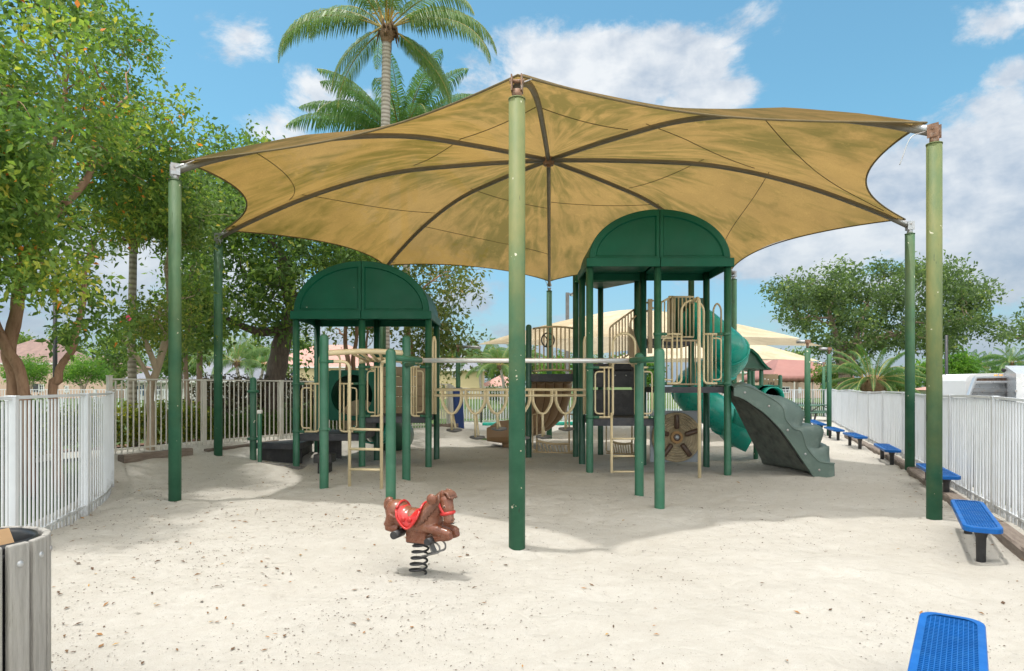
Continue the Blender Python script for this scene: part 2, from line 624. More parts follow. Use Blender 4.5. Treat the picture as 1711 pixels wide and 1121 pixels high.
M['leaf_near'] = leaf_mat('glossy_leaf', [(0, (0.063, 0.113, 0.036)), (.4, (0.114, 0.202, 0.049)), (.72, (0.215, 0.310, 0.066)), (.9, (0.432, 0.438, 0.089)), (.965, (0.569, 0.420, 0.066)), (1, (0.818, 0.164, 0.045))])
M['leaf_mid'] = leaf_mat('mid_leaf', [(0, (0.065, 0.113, 0.037)), (.5, (0.131, 0.204, 0.054)), (.85, (0.283, 0.317, 0.074)), (1, (0.524, 0.381, 0.104))])
M['leaf_dark'] = leaf_mat('dark_leaf', [(0, (0.061, 0.115, 0.039)), (.5, (0.124, 0.203, 0.056)), (.85, (0.250, 0.346, 0.074)), (1, (0.470, 0.460, 0.101))])
M['leaf_olive'] = leaf_mat('olive_leaf', [(0, (0.076, 0.109, 0.037)), (.5, (0.143, 0.178, 0.056)), (.85, (0.252, 0.256, 0.078)), (1, (0.453, 0.296, 0.124))])
M['leaf_oak'] = leaf_mat('oak_leaf', [(0, (0.055, 0.092, 0.044)), (.5, (0.105, 0.160, 0.064)), (.85, (0.182, 0.254, 0.085)), (1, (0.311, 0.355, 0.119))])
M['leaf_bright'] = leaf_mat('bright_leaf', [(0, (0.062, 0.150, 0.025)), (.5, (0.112, 0.237, 0.037)), (1, (0.250, 0.375, 0.062))])
M['leaf_yellow'] = leaf_mat('yellow_hedge_leaf', [(0, (0.069, 0.115, 0.023)), (.5, (0.184, 0.218, 0.034)), (1, (0.437, 0.391, 0.057))])
M['leaf_brown'] = leaf_mat('bronze_hedge_leaf', [(0, (0.040, 0.046, 0.023)), (.5, (0.086, 0.069, 0.040)), (1, (0.161, 0.115, 0.057))], .2)
M['leaf_green'] = leaf_mat('green_hedge_leaf', [(0, (0.034, 0.069, 0.017)), (.5, (0.069, 0.127, 0.029)), (1, (0.149, 0.196, 0.046))])
M['frond'] = leaf_mat('palm_leaflet', [(0, (0.073, 0.135, 0.045)), (.5, (0.124, 0.208, 0.068)), (.85, (0.204, 0.287, 0.091)), (1, (0.438, 0.382, 0.107))], .3, .35)
M['frond_dk'] = leaf_mat('palm_leaflet_dark', [(0, (0.055, 0.122, 0.041)), (.5, (0.094, 0.190, 0.057)), (.9, (0.174, 0.275, 0.083)), (1, (0.474, 0.413, 0.116))], .3, .35)
M['litter'] = leaf_mat('dry_leaf', [(0, (.05, .032, .022)), (.45, (.11, .065, .04)), (.7, (.2, .11, .05)), (.88, (.34, .17, .06)), (1, (.42, .27, .08))], .1, .7)


def fabric_mat(name, base, stain, trans=.42, hole=.1):
    """knitted shade cloth: pores let some light straight through, the yarn scatters some to the underside"""
    m, nt, b = new_mat(name)
    uv = N(nt, 'ShaderNodeAttribute', attribute_name='uvw', attribute_type='GEOMETRY')
    mp = N(nt, 'ShaderNodeMapping'); mp.inputs['Scale'].default_value = (11, 2.1, 1)
    L(nt, uv.outputs['Vector'], mp.inputs['Vector'])
    st = nz(nt, 1.0, 5, .62, mp.outputs[0], .6)
    big = nz(nt, .45, 3, .5, geo_pos(nt))
    p = N(nt, 'ShaderNodeMath', operation='MULTIPLY'); L(nt, st, p.inputs[0]); L(nt, big, p.inputs[1])
    s = ramp(nt, p.outputs[0], [(.20, 0.0), (.335, .9)])
    c = ramp(nt, nz(nt, 1.4, 5, .6, geo_pos(nt)), [(.3, tuple(x * .88 for x in base)), (.7, tuple(min(1, x * 1.1) for x in base))])
    c = mixcol(nt, s, c, stain)
    weave = ramp(nt, nz(nt, 38, 3, .7, geo_pos(nt)), [(.35, .28), (.62, 0.0)])
    c = mixcol(nt, weave, c, tuple(x * .55 for x in base))
    pale = ramp(nt, nz(nt, 5, 5, .7, geo_pos(nt)), [(.60, 0.0), (.72, .4)])
    c = mixcol(nt, pale, c, tuple(min(1, x * 1.35) for x in base))
    L(nt, c, b.inputs['Base Color'])
    b.inputs['Roughness'].default_value = .8
    b.inputs['Specular IOR Level'].default_value = .25
    add_bump(nt, b, st, .25, .02)
    t = N(nt, 'ShaderNodeBsdfTranslucent')
    L(nt, c, t.inputs['Color'])
    mx = N(nt, 'ShaderNodeMixShader'); mx.inputs[0].default_value = trans
    L(nt, b.outputs[0], mx.inputs[1]); L(nt, t.outputs[0], mx.inputs[2])
    tr = N(nt, 'ShaderNodeBsdfTransparent')
    tr.inputs['Color'].default_value = (1, .95, .86, 1)
    m2 = N(nt, 'ShaderNodeMixShader'); m2.inputs[0].default_value = hole
    L(nt, mx.outputs[0], m2.inputs[1]); L(nt, tr.outputs[0], m2.inputs[2])
    L(nt, m2.outputs[0], nt.nodes['Material Output'].inputs['Surface'])
    return m


M['cloth'] = fabric_mat('tan_shade_cloth', (.315, .200, .062), (.135, .108, .024), .62, .025)
M['cloth2'] = fabric_mat('pale_shade_cloth', (.74, .63, .46), (.55, .45, .3), .3, .03)

# ------------------------------------------------------------------ world, sun, camera
SUN_EL, SUN_DIR = 78.0, Vector((.19, .02, -1.0)).normalized()


def build_world():
    w = bpy.data.worlds.new('World')
    SC.world = w
    w.use_nodes = True
    nt = w.node_tree
    bg = nt.nodes['Background']
    sky = N(nt, 'ShaderNodeTexSky', sky_type='NISHITA')
    sky.sun_disc = False
    sky.sun_elevation = math.asin(-SUN_DIR.z)
    sky.sun_rotation = math.atan2(-SUN_DIR.x, -SUN_DIR.y)
    sky.air_density = 1.0; sky.dust_density = 1.2; sky.ozone_density = 1.0
    tc = N(nt, 'ShaderNodeTexCoord')
    d = tc.outputs['Generated']
    sx = N(nt, 'ShaderNodeSeparateXYZ'); L(nt, d, sx.inputs[0])

    def mth(op, a, b=None, c=None):
        n = N(nt, 'ShaderNodeMath', operation=op)
        for i, x in enumerate((a, b, c)):
            if x is None: continue
            if hasattr(x, 'links'): L(nt, x, n.inputs[i])
            else: n.inputs[i].default_value = x
        return n.outputs[0]
    az = mth('ARCTAN2', sx.outputs[0], sx.outputs[1])
    el = mth('ARCSINE', sx.outputs[2])
    # cumulus banks: (photo column, row, half width, half height, weight)
    blobs = [(1010, 120, 250, 75, 1.05), (1180, 165, 140, 40, .8), (1060, 40, 80, 32, .42), (1230, 35, 110, 35, .42), (390, 60, 90, 50, .55),
             (1640, 300, 240, 110, 1.05), (1400, 400, 240, 70, 1.0), (1690, 420, 160, 60, .9), (1130, 470, 200, 60, .5), (780, 500, 80, 60, .7), (1620, 470, 300, 55, .8),
             (560, 150, 110, 45, .6), (450, 210, 100, 40, .5), (1680, 40, 100, 40, .45), (1690, 120, 60, 30, .5), (900, 560, 500, 45, .4),
             (1450, 590, 420, 40, .5), (250, 480, 320, 130, .75), (1270, 100, 30, 12, .3), (1000, -420, 500, 130, .7), (-500, 200, 400, 200, .8), (2500, 250, 450, 220, .8), (1000, 600, 4000, 95, .62)]
    tot = None
    for (px, py, hw, hh, wt) in blobs:
        v = Vector(((px - CX) / FPX, 1, (HY - py) / FPX)).normalized()
        a0, e0 = math.atan2(v.x, v.y), math.asin(v.z)
        ra, re = hw / FPX * .85, hh / FPX * .85
        u1 = mth('MULTIPLY', mth('SUBTRACT', az, a0), 1 / ra)
        u2 = mth('MULTIPLY', mth('SUBTRACT', el, e0), 1 / re)
        q = mth('ADD', mth('MULTIPLY', u1, u1), mth('MULTIPLY', u2, u2))
        g = mth('MULTIPLY', mth('EXPONENT', mth('MULTIPLY', q, -.8)), wt)
        tot = g if tot is None else mth('MAXIMUM', tot, g)
    cv = N(nt, 'ShaderNodeCombineXYZ')
    L(nt, az, cv.inputs[0]); L(nt, mth('MULTIPLY', el, 1.7), cv.inputs[1])
    n1 = nz(nt, 5.5, 9, .66, cv.outputs[0], .25)
    n2 = nz(nt, 3.0, 6, .6, d, .3)
    n3 = nz(nt, 16, 5, .6, cv.outputs[0], .2)
    dens0 = mth('MULTIPLY', mth('LESS_THAN', sx.outputs[1], .1), .36)  # extra unseen cloud cover added behind the camera for fill
    def zen_f():  # overhead cloud cover added above the frame for fill
        z = N(nt, 'ShaderNodeMapRange', interpolation_type='SMOOTHSTEP'); L(nt, el, z.inputs[0])
        z.inputs[1].default_value = .62; z.inputs[2].default_value = .95
        return z.outputs[0]
    dens = mth('ADD', mth('MULTIPLY', tot, .85), mth('MULTIPLY', mth('SUBTRACT', n1, .5), 1.5))
    fac = N(nt, 'ShaderNodeMapRange', interpolation_type='SMOOTHSTEP')
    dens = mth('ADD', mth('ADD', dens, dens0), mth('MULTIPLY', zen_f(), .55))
    L(nt, dens, fac.inputs[0]); fac.inputs[1].default_value = .27; fac.inputs[2].default_value = .56
    fac.inputs[3].default_value = 0; fac.inputs[4].default_value = .93
    # the clouds: bright sunlit tops, grey-blue thick bases low in the sky
    th = mth('ADD', mth('MULTIPLY', n2, .9), mth('MULTIPLY', n3, .5))
    cc = ramp(nt, th, [(.54, (2.05, 2.45, 3.0)), (.80, (4.0, 4.1, 4.2))])
    lowf = N(nt, 'ShaderNodeMapRange'); L(nt, el, lowf.inputs[0])
    lowf.inputs[1].default_value = .02; lowf.inputs[2].default_value = .24; lowf.inputs[3].default_value = .8; lowf.inputs[4].default_value = 0
    cc = mixcol(nt, lowf.outputs[0], cc, (1.35, 1.8, 2.3))
    # bright neutral cloud overhead, out of view, added to lift the fill light
    zen = N(nt, 'ShaderNodeMapRange', interpolation_type='SMOOTHSTEP'); L(nt, el, zen.inputs[0])
    zen.inputs[1].default_value = .62; zen.inputs[2].default_value = .95; zen.inputs[3].default_value = 0; zen.inputs[4].default_value = 1
    cc = mixcol(nt, zen.outputs[0], cc, (8.0, 7.8, 7.4))
    # invented bright clouds behind and beside the camera, unseen, added as fill light
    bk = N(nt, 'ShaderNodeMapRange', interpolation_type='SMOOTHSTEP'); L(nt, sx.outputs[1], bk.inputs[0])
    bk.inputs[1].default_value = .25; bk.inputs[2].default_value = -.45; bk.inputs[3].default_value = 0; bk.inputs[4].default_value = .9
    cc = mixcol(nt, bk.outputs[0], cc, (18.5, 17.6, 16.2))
    hs = N(nt, 'ShaderNodeHueSaturation'); hs.inputs['Saturation'].default_value = 1.0; hs.inputs['Value'].default_value = 1.0
    L(nt, sky.outputs[0], hs.inputs['Color'])
    tl = N(nt, 'ShaderNodeMapRange', interpolation_type='SMOOTHSTEP'); L(nt, el, tl.inputs[0])
    tl.inputs[1].default_value = 0; tl.inputs[2].default_value = .38
    tint = mixcol(nt, tl.outputs[0], (.47, .60, .66), (.56, .88, .82))
    blue = mixcol(nt, 1.0, hs.outputs[0], tint, 'MULTIPLY')
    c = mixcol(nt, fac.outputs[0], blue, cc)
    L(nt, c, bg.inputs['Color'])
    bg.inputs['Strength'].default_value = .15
    return hs


HS = build_world()
ld = bpy.data.lights.new('sun', 'SUN')
ld.energy = 2.0
ld.angle = R(1.8)
ld.color = (1, .965, .91)
sun = bpy.data.objects.new('sun', ld)
COL.objects.link(sun)
sun.rotation_euler = SUN_DIR.to_track_quat('-Z', 'Y').to_euler()
sun.location = (-3, 0, 30)

cd = bpy.data.cameras.new('camera')
cam = bpy.data.objects.new('camera', cd)
COL.objects.link(cam)
cam.location = (0, 0, EYE)
cam.rotation_euler = (R(90), 0, 0)
cd.sensor_width = 36
cd.lens = FPX / 1711 * 36
cd.shift_y = (HY - 560.5) / 1711
cd.clip_end = 3000
SC.camera = cam
SC.view_settings.view_transform = 'Standard'
SC.view_settings.look = 'None'
SC.view_settings.exposure = .62
SC.view_settings.gamma = 1

# ------------------------------------------------------------------ the ground
FENCE_L = [(-3.2, 2.0), (-4.2, 4.6), (-4.68, 5.9), (-5.17, 7.3), (-5.94, 9.5), (-7.6, 12.2)]
FENCE_BL = [(-7.6, 12.2), (-6.7, 14.4), (-5.56, 16.4), (-2.1, 21.5)]
FENCE_GATE = [(-2.1, 21.5), (-2.42, 29.0)]
FENCE_FAR = [(-2.42, 29.0), (17.0, 34.0)]
FENCE_R = [(4.6, 4.0), (5.3, 6.0), (5.95, 7.7), (7.2, 10.7), (8.4, 13.4), (10.1, 18.0), (13.6, 27.0), (16.4, 33.8)]


def dist_bl(x, y):
    """distance inside the back left fence line (negative outside)"""
    return (x + 7.6) * .861 - (y - 12.2) * .509


def rise(x, y):
    d = dist_bl(x, y)
    k = sstep(9.0, 12.0, y) * (1 - sstep(20, 24, y))
    if d >= 0:
        return .32 * (1 - sstep(.2, 2.2, d)) * k
    return .32 * (1 - sstep(1.6, 7.0, -d)) * k


BUMPS = [(.05, 6.5, .22, .035), (5.03, 7.7, .25, .045), (7.54, 12.25, .25, .04), (-4.73, 9.07, .25, .03), (-4.9, 12.35, .55, .16), (-4.2, 14.2, .8, .1), (5.9, 14.6, .6, .14), (-1.75, 10.5, .7, .07), (5.2, 13.3, .7, .10), (2.2, 14.2, 1.0, .06), (1.6, 17.5, 1.2, .06)]


def zg(x, y):
    z = rise(x, y)
    z += .05 * (noise.noise((x * .55, y * .55, 3.1))) + .032 * noise.noise((x * 1.9, y * 1.9, 7.7)) - .042 * max(0, noise.noise((x * 3.1, y * 3.1, 1.7)) - .12) + .018 * noise.noise((x * 5.3, y * 4.3, 4.7))
    if y < 5:
        z *= .8
    for bx, by, r, h in BUMPS:
        q = ((x - bx) ** 2 + (y - by) ** 2) / (r * r)
        if q < 6:
            z += h * math.exp(-q * 1.3)
    return z


def interp(poly, y, ends=True):
    for (x0, y0), (x1, y1) in zip(poly[:-1], poly[1:]):
        if y0 <= y <= y1:
            return x0 + (x1 - x0) * (y - y0) / (y1 - y0)
    return poly[0][0] if y < poly[0][1] else poly[-1][0]


def sand():
    left = FENCE_L + FENCE_BL[1:] + [FENCE_GATE[1], FENCE_FAR[1]]
    ys = [-2.5, -1, 0, .8, 1.4]
    y = 1.8
    while y < 34:
        ys.append(y)
        y += .045 + .006 * y
    ys.append(34)
    P = []
    nx = 230
    for y in ys:
        xl = interp(left, y) - .45
        xr = interp(FENCE_R, y) + .35
        P.append([Vector((xl + (xr - xl) * j / nx, y, zg(xl + (xr - xl) * j / nx, y))) for j in range(nx + 1)])
    mb = MB(); mb.grid(P)
    o = mb.build('sand', M['sand'])
    tag(o, kind='structure')


sand()


def ground():
    ax = sorted(set([-1500, -800, -400, -220, -140, -100] + list(range(-80, 81, 2)) + [100, 140, 220, 400, 800, 1500]))
    ay = sorted(set([-200, -60, -20, -8] + list(range(-2, 90, 2)) + [100, 120, 150, 220, 400, 800, 1600]))
    P = []
    for y in ay:
        row = []
        for x in ax:
            z = rise(x, y) - .09 if -12 < x < 0 and 4 < y < 30 else -.09
            pond = sstep(34.5, 38, y) * (1 - sstep(56, 60, y)) * sstep(-60, -52, x) * (1 - sstep(16, 20, x))
            z -= .75 * pond
            row.append(Vector((x, y, z)))
        P.append(row)
    mb = MB(); mb.grid(P)
    tag(mb.build('lawn_ground', M['grass']), kind='structure')
    mb = MB(); mb.grid([[Vector((x, y, -.36)) for x in (-70, 24)] for y in (30.5, 64)])
    tag(mb.build('pond_water', M['water']), kind='structure')
    # pale path outside the back left fence, with a mulch bed behind it
    pa, bed = [], []
    for i in range(25):
        t = i / 24
        x, y = -9.2 + t * 7.6, 9.4 + t * 12.6
        nx_, ny_ = -.861, .509
        pa.append([Vector((x + nx_ * k, y + ny_ * k, rise(x + nx_ * k, y + ny_ * k) - .03)) for k in (.45, 1.0, 1.65)])
        bed.append([Vector((x + nx_ * k, y + ny_ * k, rise(x + nx_ * k, y + ny_ * k) - .05 + .03 * noise.noise((x * 3, y * 3, k)))) for k in (1.65, 2.4, 3.2, 4.4, 5.5)])
    mb = MB(); mb.grid(pa); tag(mb.build('footpath', M['concrete']), kind='structure')
    mb = MB(); mb.grid(bed); tag(mb.build('mulch_bed', M['mulch']), kind='structure')
    mb = MB(); mb.grid([[Vector((interp(FENCE_R, max(4, y)) + k, y, -.05)) for k in (.5, 8, 26)] for y in (2, 6, 10, 14, 18, 24, 30)])
    tag(mb.build('parking_lot', mat('asphalt', (.06, .06, .062), .9, var=.2, vs=8)), kind='structure')


ground()


def litter():
    """chips, seeds and leaves lying on the sand: nobody could count them"""
    V, Fc, T = [], [], []
    left = FENCE_L + FENCE_BL[1:] + [FENCE_GATE[1], FENCE_FAR[1]]

    def leaf(x, y, s, asp, tint, lift):
        a = random.uniform(0, 2 * PI)
        z = zg(x, y) + .005
        u = Vector((math.cos(a), math.sin(a), random.uniform(-.15, .3)))
        w = Vector((-math.sin(a), math.cos(a), random.uniform(-.25, .25))) * asp
        c = Vector((x, y, z + lift))
        o = len(V)
        curl = Vector((0, 0, s * random.uniform(.0, .3)))
        V.extend([c - u * s, c - w * s + curl, c + u * s, c + w * s + curl])
        Fc.append((o, o + 1, o + 2, o + 3)); T.append(tint)

    n = 0
    while n < 19000:
        y = 2.4 * (24 / 2.4) ** (random.random() ** 1.1)
        x = random.uniform(interp(left, y), interp(FENCE_R, y))
        dens = .40 + .60 * (1 - sstep(-3.5, 1.5, x))
        dens *= .5 + noise.noise((x * .8, y * .8, 2)) * .9
        if random.random() > dens:
            continue
        leaf(x, y, random.choice([.004, .005, .006, .007, .008, .010, .012, .015]) * (.34 + .078 * min(y, 10)), random.uniform(.25, .7), random.uniform(0, .45), .0)
        n += 1
    n = 0
    while n < 520:
        y = 2.5 * (18 / 2.5) ** (random.random())
        x = random.uniform(interp(left, y), interp(FENCE_R, y))
        if random.random() > .10 + .9 * (1 - sstep(-4.2, 1.0, x)):
            continue
        leaf(x, y, random.uniform(.016, .038) * (.6 + .06 * min(y, 7)), random.uniform(.3, .5), random.uniform(.3, 1), .004)
        n += 1
    for k in range(90):        # along the timbers on the right
        y = random.uniform(4.5, 12); x = interp(FENCE_R, y) - random.uniform(.25, .9)
        leaf(x, y, random.uniform(.008, .028), random.uniform(.2, .5), random.uniform(.2, .95), .003)
    for k in range(60):        # thin twigs
        y = 2.6 * (14 / 2.6) ** random.random(); x = random.uniform(interp(left, y), interp(FENCE_R, y))
        leaf(x, y, random.uniform(.02, .045), .07, random.uniform(0, .3), .004)
    o = big_mesh('leaf_litter', np.array([tuple(v) for v in V]), np.array(Fc), M['litter'], np.array(T))
    tag(o, kind='stuff')


litter()


# ------------------------------------------------------------------ fences
def resample(poly, step):
    pts = [Vector((x, y, 0)) for x, y in poly]
    seg = [(b - a).length for a, b in zip(pts[:-1], pts[1:])]
    tot = sum(seg)
    n = max(1, int(round(tot / step)))
    out = []
    for i in range(n + 1):
        s = tot * i / n
        for j, sl in enumerate(seg):
            if s <= sl + 1e-6 or j == len(seg) - 1:
                t = s / sl
                out.append((pts[j].lerp(pts[j + 1], min(1, t)), (pts[j + 1] - pts[j]).normalized()))
                break
            s -= sl
    return out


def fence(label, poly, ztop, zbase, m, spacing=.11, pick=.022, postw=.065, poststep=2.0, wonk=.0, tall_first=0, group=None, th=.012):
    c = poly[len(poly) // 2]
    root = thing('picket_fence', label, 'fence', (c[0], c[1], zbase(*c)), group)
    smoothed = [(p.x, p.y) for p in catmull([(x, y, 0) for x, y in poly], 8)]
    mb = MB()
    for i, (p, d) in enumerate(resample(smoothed, spacing)):
        zt, zb = ztop(p.x, p.y), zbase(p.x, p.y) - .05
        rot = d.to_track_quat('X', 'Z').to_matrix()
        tl = random.gauss(0, wonk)
        if wonk and random.random() < .035:
            tl += random.uniform(-.05, .05)
        sk = d * tl
        h = zt - zb - .03
        vs = []
        for z, k in ((zb, 0), (zb + h, 1)):
            for a, b in ((-1, -1), (1, -1), (1, 1), (-1, 1)):
                vs.append(p + d * (a * pick / 2) + Vector((-d.y, d.x, 0)) * (b * th / 2) + Vector((0, 0, z)) + sk * (1 - k))
        mb.add(vs, [(3, 2, 1, 0), (4, 5, 6, 7), (0, 1, 5, 4), (1, 2, 6, 5), (2, 3, 7, 6), (3, 0, 4, 7)])
    mb.build('picket', m, root)
    for nm, dz, hh in (('top_rail', 0, .032), ('bottom_rail', None, .03)):
        mb = MB()
        rs = resample(smoothed, .6)
        for (a, _), (b, _) in zip(rs[:-1], rs[1:]):
            za_ = ztop(a.x, a.y) if dz == 0 else zbase(a.x, a.y) + .09
            zb_ = ztop(b.x, b.y) if dz == 0 else zbase(b.x, b.y) + .09
            mb.bar(Vector((a.x, a.y, za_)), Vector((b.x, b.y, zb_)), .036, hh)
        mb.build(nm, m, root)
    for i, (p, d) in enumerate(resample(smoothed, poststep)):
        zt, zb = ztop(p.x, p.y), zbase(p.x, p.y) - .1
        ht = zt - zb + .012
        if i == 0: ht += tall_first
        mb = MB()
        rot = d.to_track_quat('X', 'Z').to_matrix()
        mb.box((p.x, p.y, zb + ht / 2), (postw, postw, ht), rot)
        mb.box((p.x, p.y, zb + ht + .004), (postw + .014, postw + .014, .014), rot)
        mb.build('post', m, root)
    return root


fence('near white picket fence curving along the left edge of the sand behind the slatted bin', FENCE_L, lambda x, y: 1.512, lambda x, y: rise(x, y), M['white'], .112, .030, .085, 2.05, th=.013)
fence('taller ivory picket fence behind the green tower and its dark posts, beside the path', FENCE_BL, lambda x, y: 1.757 - .075 * sstep(15, 22, y), lambda x, y: rise(x, y) + .0, M['white_cream'], .125, .026, .075, 2.1, tall_first=.05)
fence('short ivory fence run seen edge-on beside the blue padded post', FENCE_GATE, lambda x, y: 1.68 - .2 * sstep(21.5, 29, y), lambda x, y: 0, M['white_cream'], .125, .026, .075, 2.5)
fence('far straight white fence between the sand and the pond, behind the picnic tables', FENCE_FAR, lambda x, y: 1.43, lambda x, y: -.05, M['white'], .13, .028, .07, 2.4)
fence('long white picket fence with warped pickets along the right side behind the blue benches', FENCE_R, lambda x, y: 1.46 + .02 * math.sin(x * 2.2), lambda x, y: .01, M['white'], .100, .036, .07, 2.3, wonk=.026, th=.019)
# white pool fence beyond the near left one
fence('low white fence across the lawn beyond the near left fence', [(-40, 40), (-24.6, 35), (-16, 33)], lambda x, y: 1.43, lambda x, y: -.09, M['white'], .2, .04, .09, 3.0)


def timber(label, p0, p1, w=.2, h=.16, dz=0.02):
    a, b = Vector((p0[0], p0[1], zg(*p0) + dz)), Vector((p1[0], p1[1], zg(*p1) + dz))
    d = (b - a)
    mb = MB()
    n = 14
    x = d.normalized(); y = Vector((0, 0, 1)).cross(x).normalized(); z = x.cross(y)
    vs = []
    for i in range(n + 1):
        t = i / n
        p = d * (t - .5)
        for j, (u, v) in enumerate(((-1, -1), (1, -1), (1, .75), (.8, 1), (-.8, 1), (-1, .75))):
            jit = .012 * noise.noise((i * .9 + p0[0] * 3, j * 2.3, p0[1]))
            vs.append(p + y * (u * w / 2 + jit) + z * (v * h / 2 + jit))
    fs = []
    for i in range(n):
        for k in range(6):
            l = (k + 1) % 6
            fs.append((i * 6 + k, i * 6 + l, (i + 1) * 6 + l, (i + 1) * 6 + k))
    fs.append(tuple(range(6))[::-1]); fs.append(tuple(n * 6 + k for k in range(6)))
    mb.add(vs, fs)
    o = mb.build('railway_tie', M['timber'])
    o.location = (a + b) / 2
    # the material's stretch follows local X
    ang = math.atan2(d.y, d.x)
    rot = Matrix.Rotation(-ang, 4, 'Z')
    o.data.transform(rot)
    o.rotation_euler = (0, 0, ang)
    fixn(o)
    tag(o, label, 'timber', 'timber edging of the sand')


tp = [(4.55, 5.3), (5.5, 7.35), (6.5, 9.75), (7.5, 12.05), (8.5, 14.5), (9.55, 17.4), (10.7, 20.6)]
tl = ['weathered timber edging beside the second nearest blue bench, at the bottom right fence foot', 'grey split timber edging beyond the second nearest bench by the right fence',
      'timber edging behind the third nearest blue bench half hidden by the bleached post', 'timber edging at the fence foot right of the green rock climber',
      'timber edging behind the fourth bench along the right fence', 'far timber edging behind the fifth and sixth benches']
for (a, b, lb) in zip(tp[:-1], tp[1:], tl):
    a, b = Vector((a[0], a[1], 0)), Vector((b[0], b[1], 0))
    d = (b - a).normalized() * .03
    timber(lb, (a + d)[:2], (b - d)[:2])
timber('dark half-buried timber near the corner of the left fences', (-7.05, 11.65), (-6.45, 12.95), .17, .2, .03)
timber('thin strip of buried timber beside the taller ivory fence', (-6.3, 13.3), (-5.45, 15.0), .12, .12, .0)
timber('short grey log on the sand in front of the edge-on ivory fence', (-2.75, 20.6), (-1.75, 20.9), .15, .14, .05)

# ------------------------------------------------------------------ the big shade canopy
HUB = Vector((.72, 12.75, 6.14))
POSTS = [  # name of position, x, y, top z, radius, material
    (.05, 6.5, 4.75, 'post_f0'), (5.03, 7.7, 4.75, 'post_f1'), (7.54, 12.25, 4.75, 'post_f2'), (6.0, 17.5, 4.75, 'post_f3'),
    (1.13, 19.6, 4.75, 'post_f3'), (-3.4, 17.0, 4.75, 'post_f3'), (-6.0, 13.2, 4.75, 'post_f3'), (-4.73, 9.07, 4.75, 'post_f2')]
PROF = [(0, 6.14), (.20, 6.10), (.435, 6.00), (.58, 5.80), (.73, 5.50), (.87, 5.12), (1.0, 4.72)]
PTIP = [Vector((x, y, z)) for x, y, z, _ in POSTS]


def prof(r):
    for (r0, z0), (r1, z1) in zip(PROF[:-1], PROF[1:]):
        if r <= r1 + 1e-9:
            return z0 + (z1 - z0) * (r - r0) / (r1 - r0)
    return PROF[-1][1]


def rib_pt(i, r):
    tip = PTIP[i % 8]
    p = HUB.lerp(tip, r)
    return Vector((p.x, p.y, prof(r) + (tip.z - 4.75) * r))


def fabric_pt(i, r, t):
    """between rib i and rib i+1; the outer hem is pulled inwards by its cable"""
    q = 4 * t * (1 - t)
    re = r * (1 - .108 * q ** .9 * r ** 2.2)
    a, b = rib_pt(i, re), rib_pt(i + 1, re)
    p = a.lerp(b, t)
    p.z += .035 - .23 * q * r ** 1.3
    return p


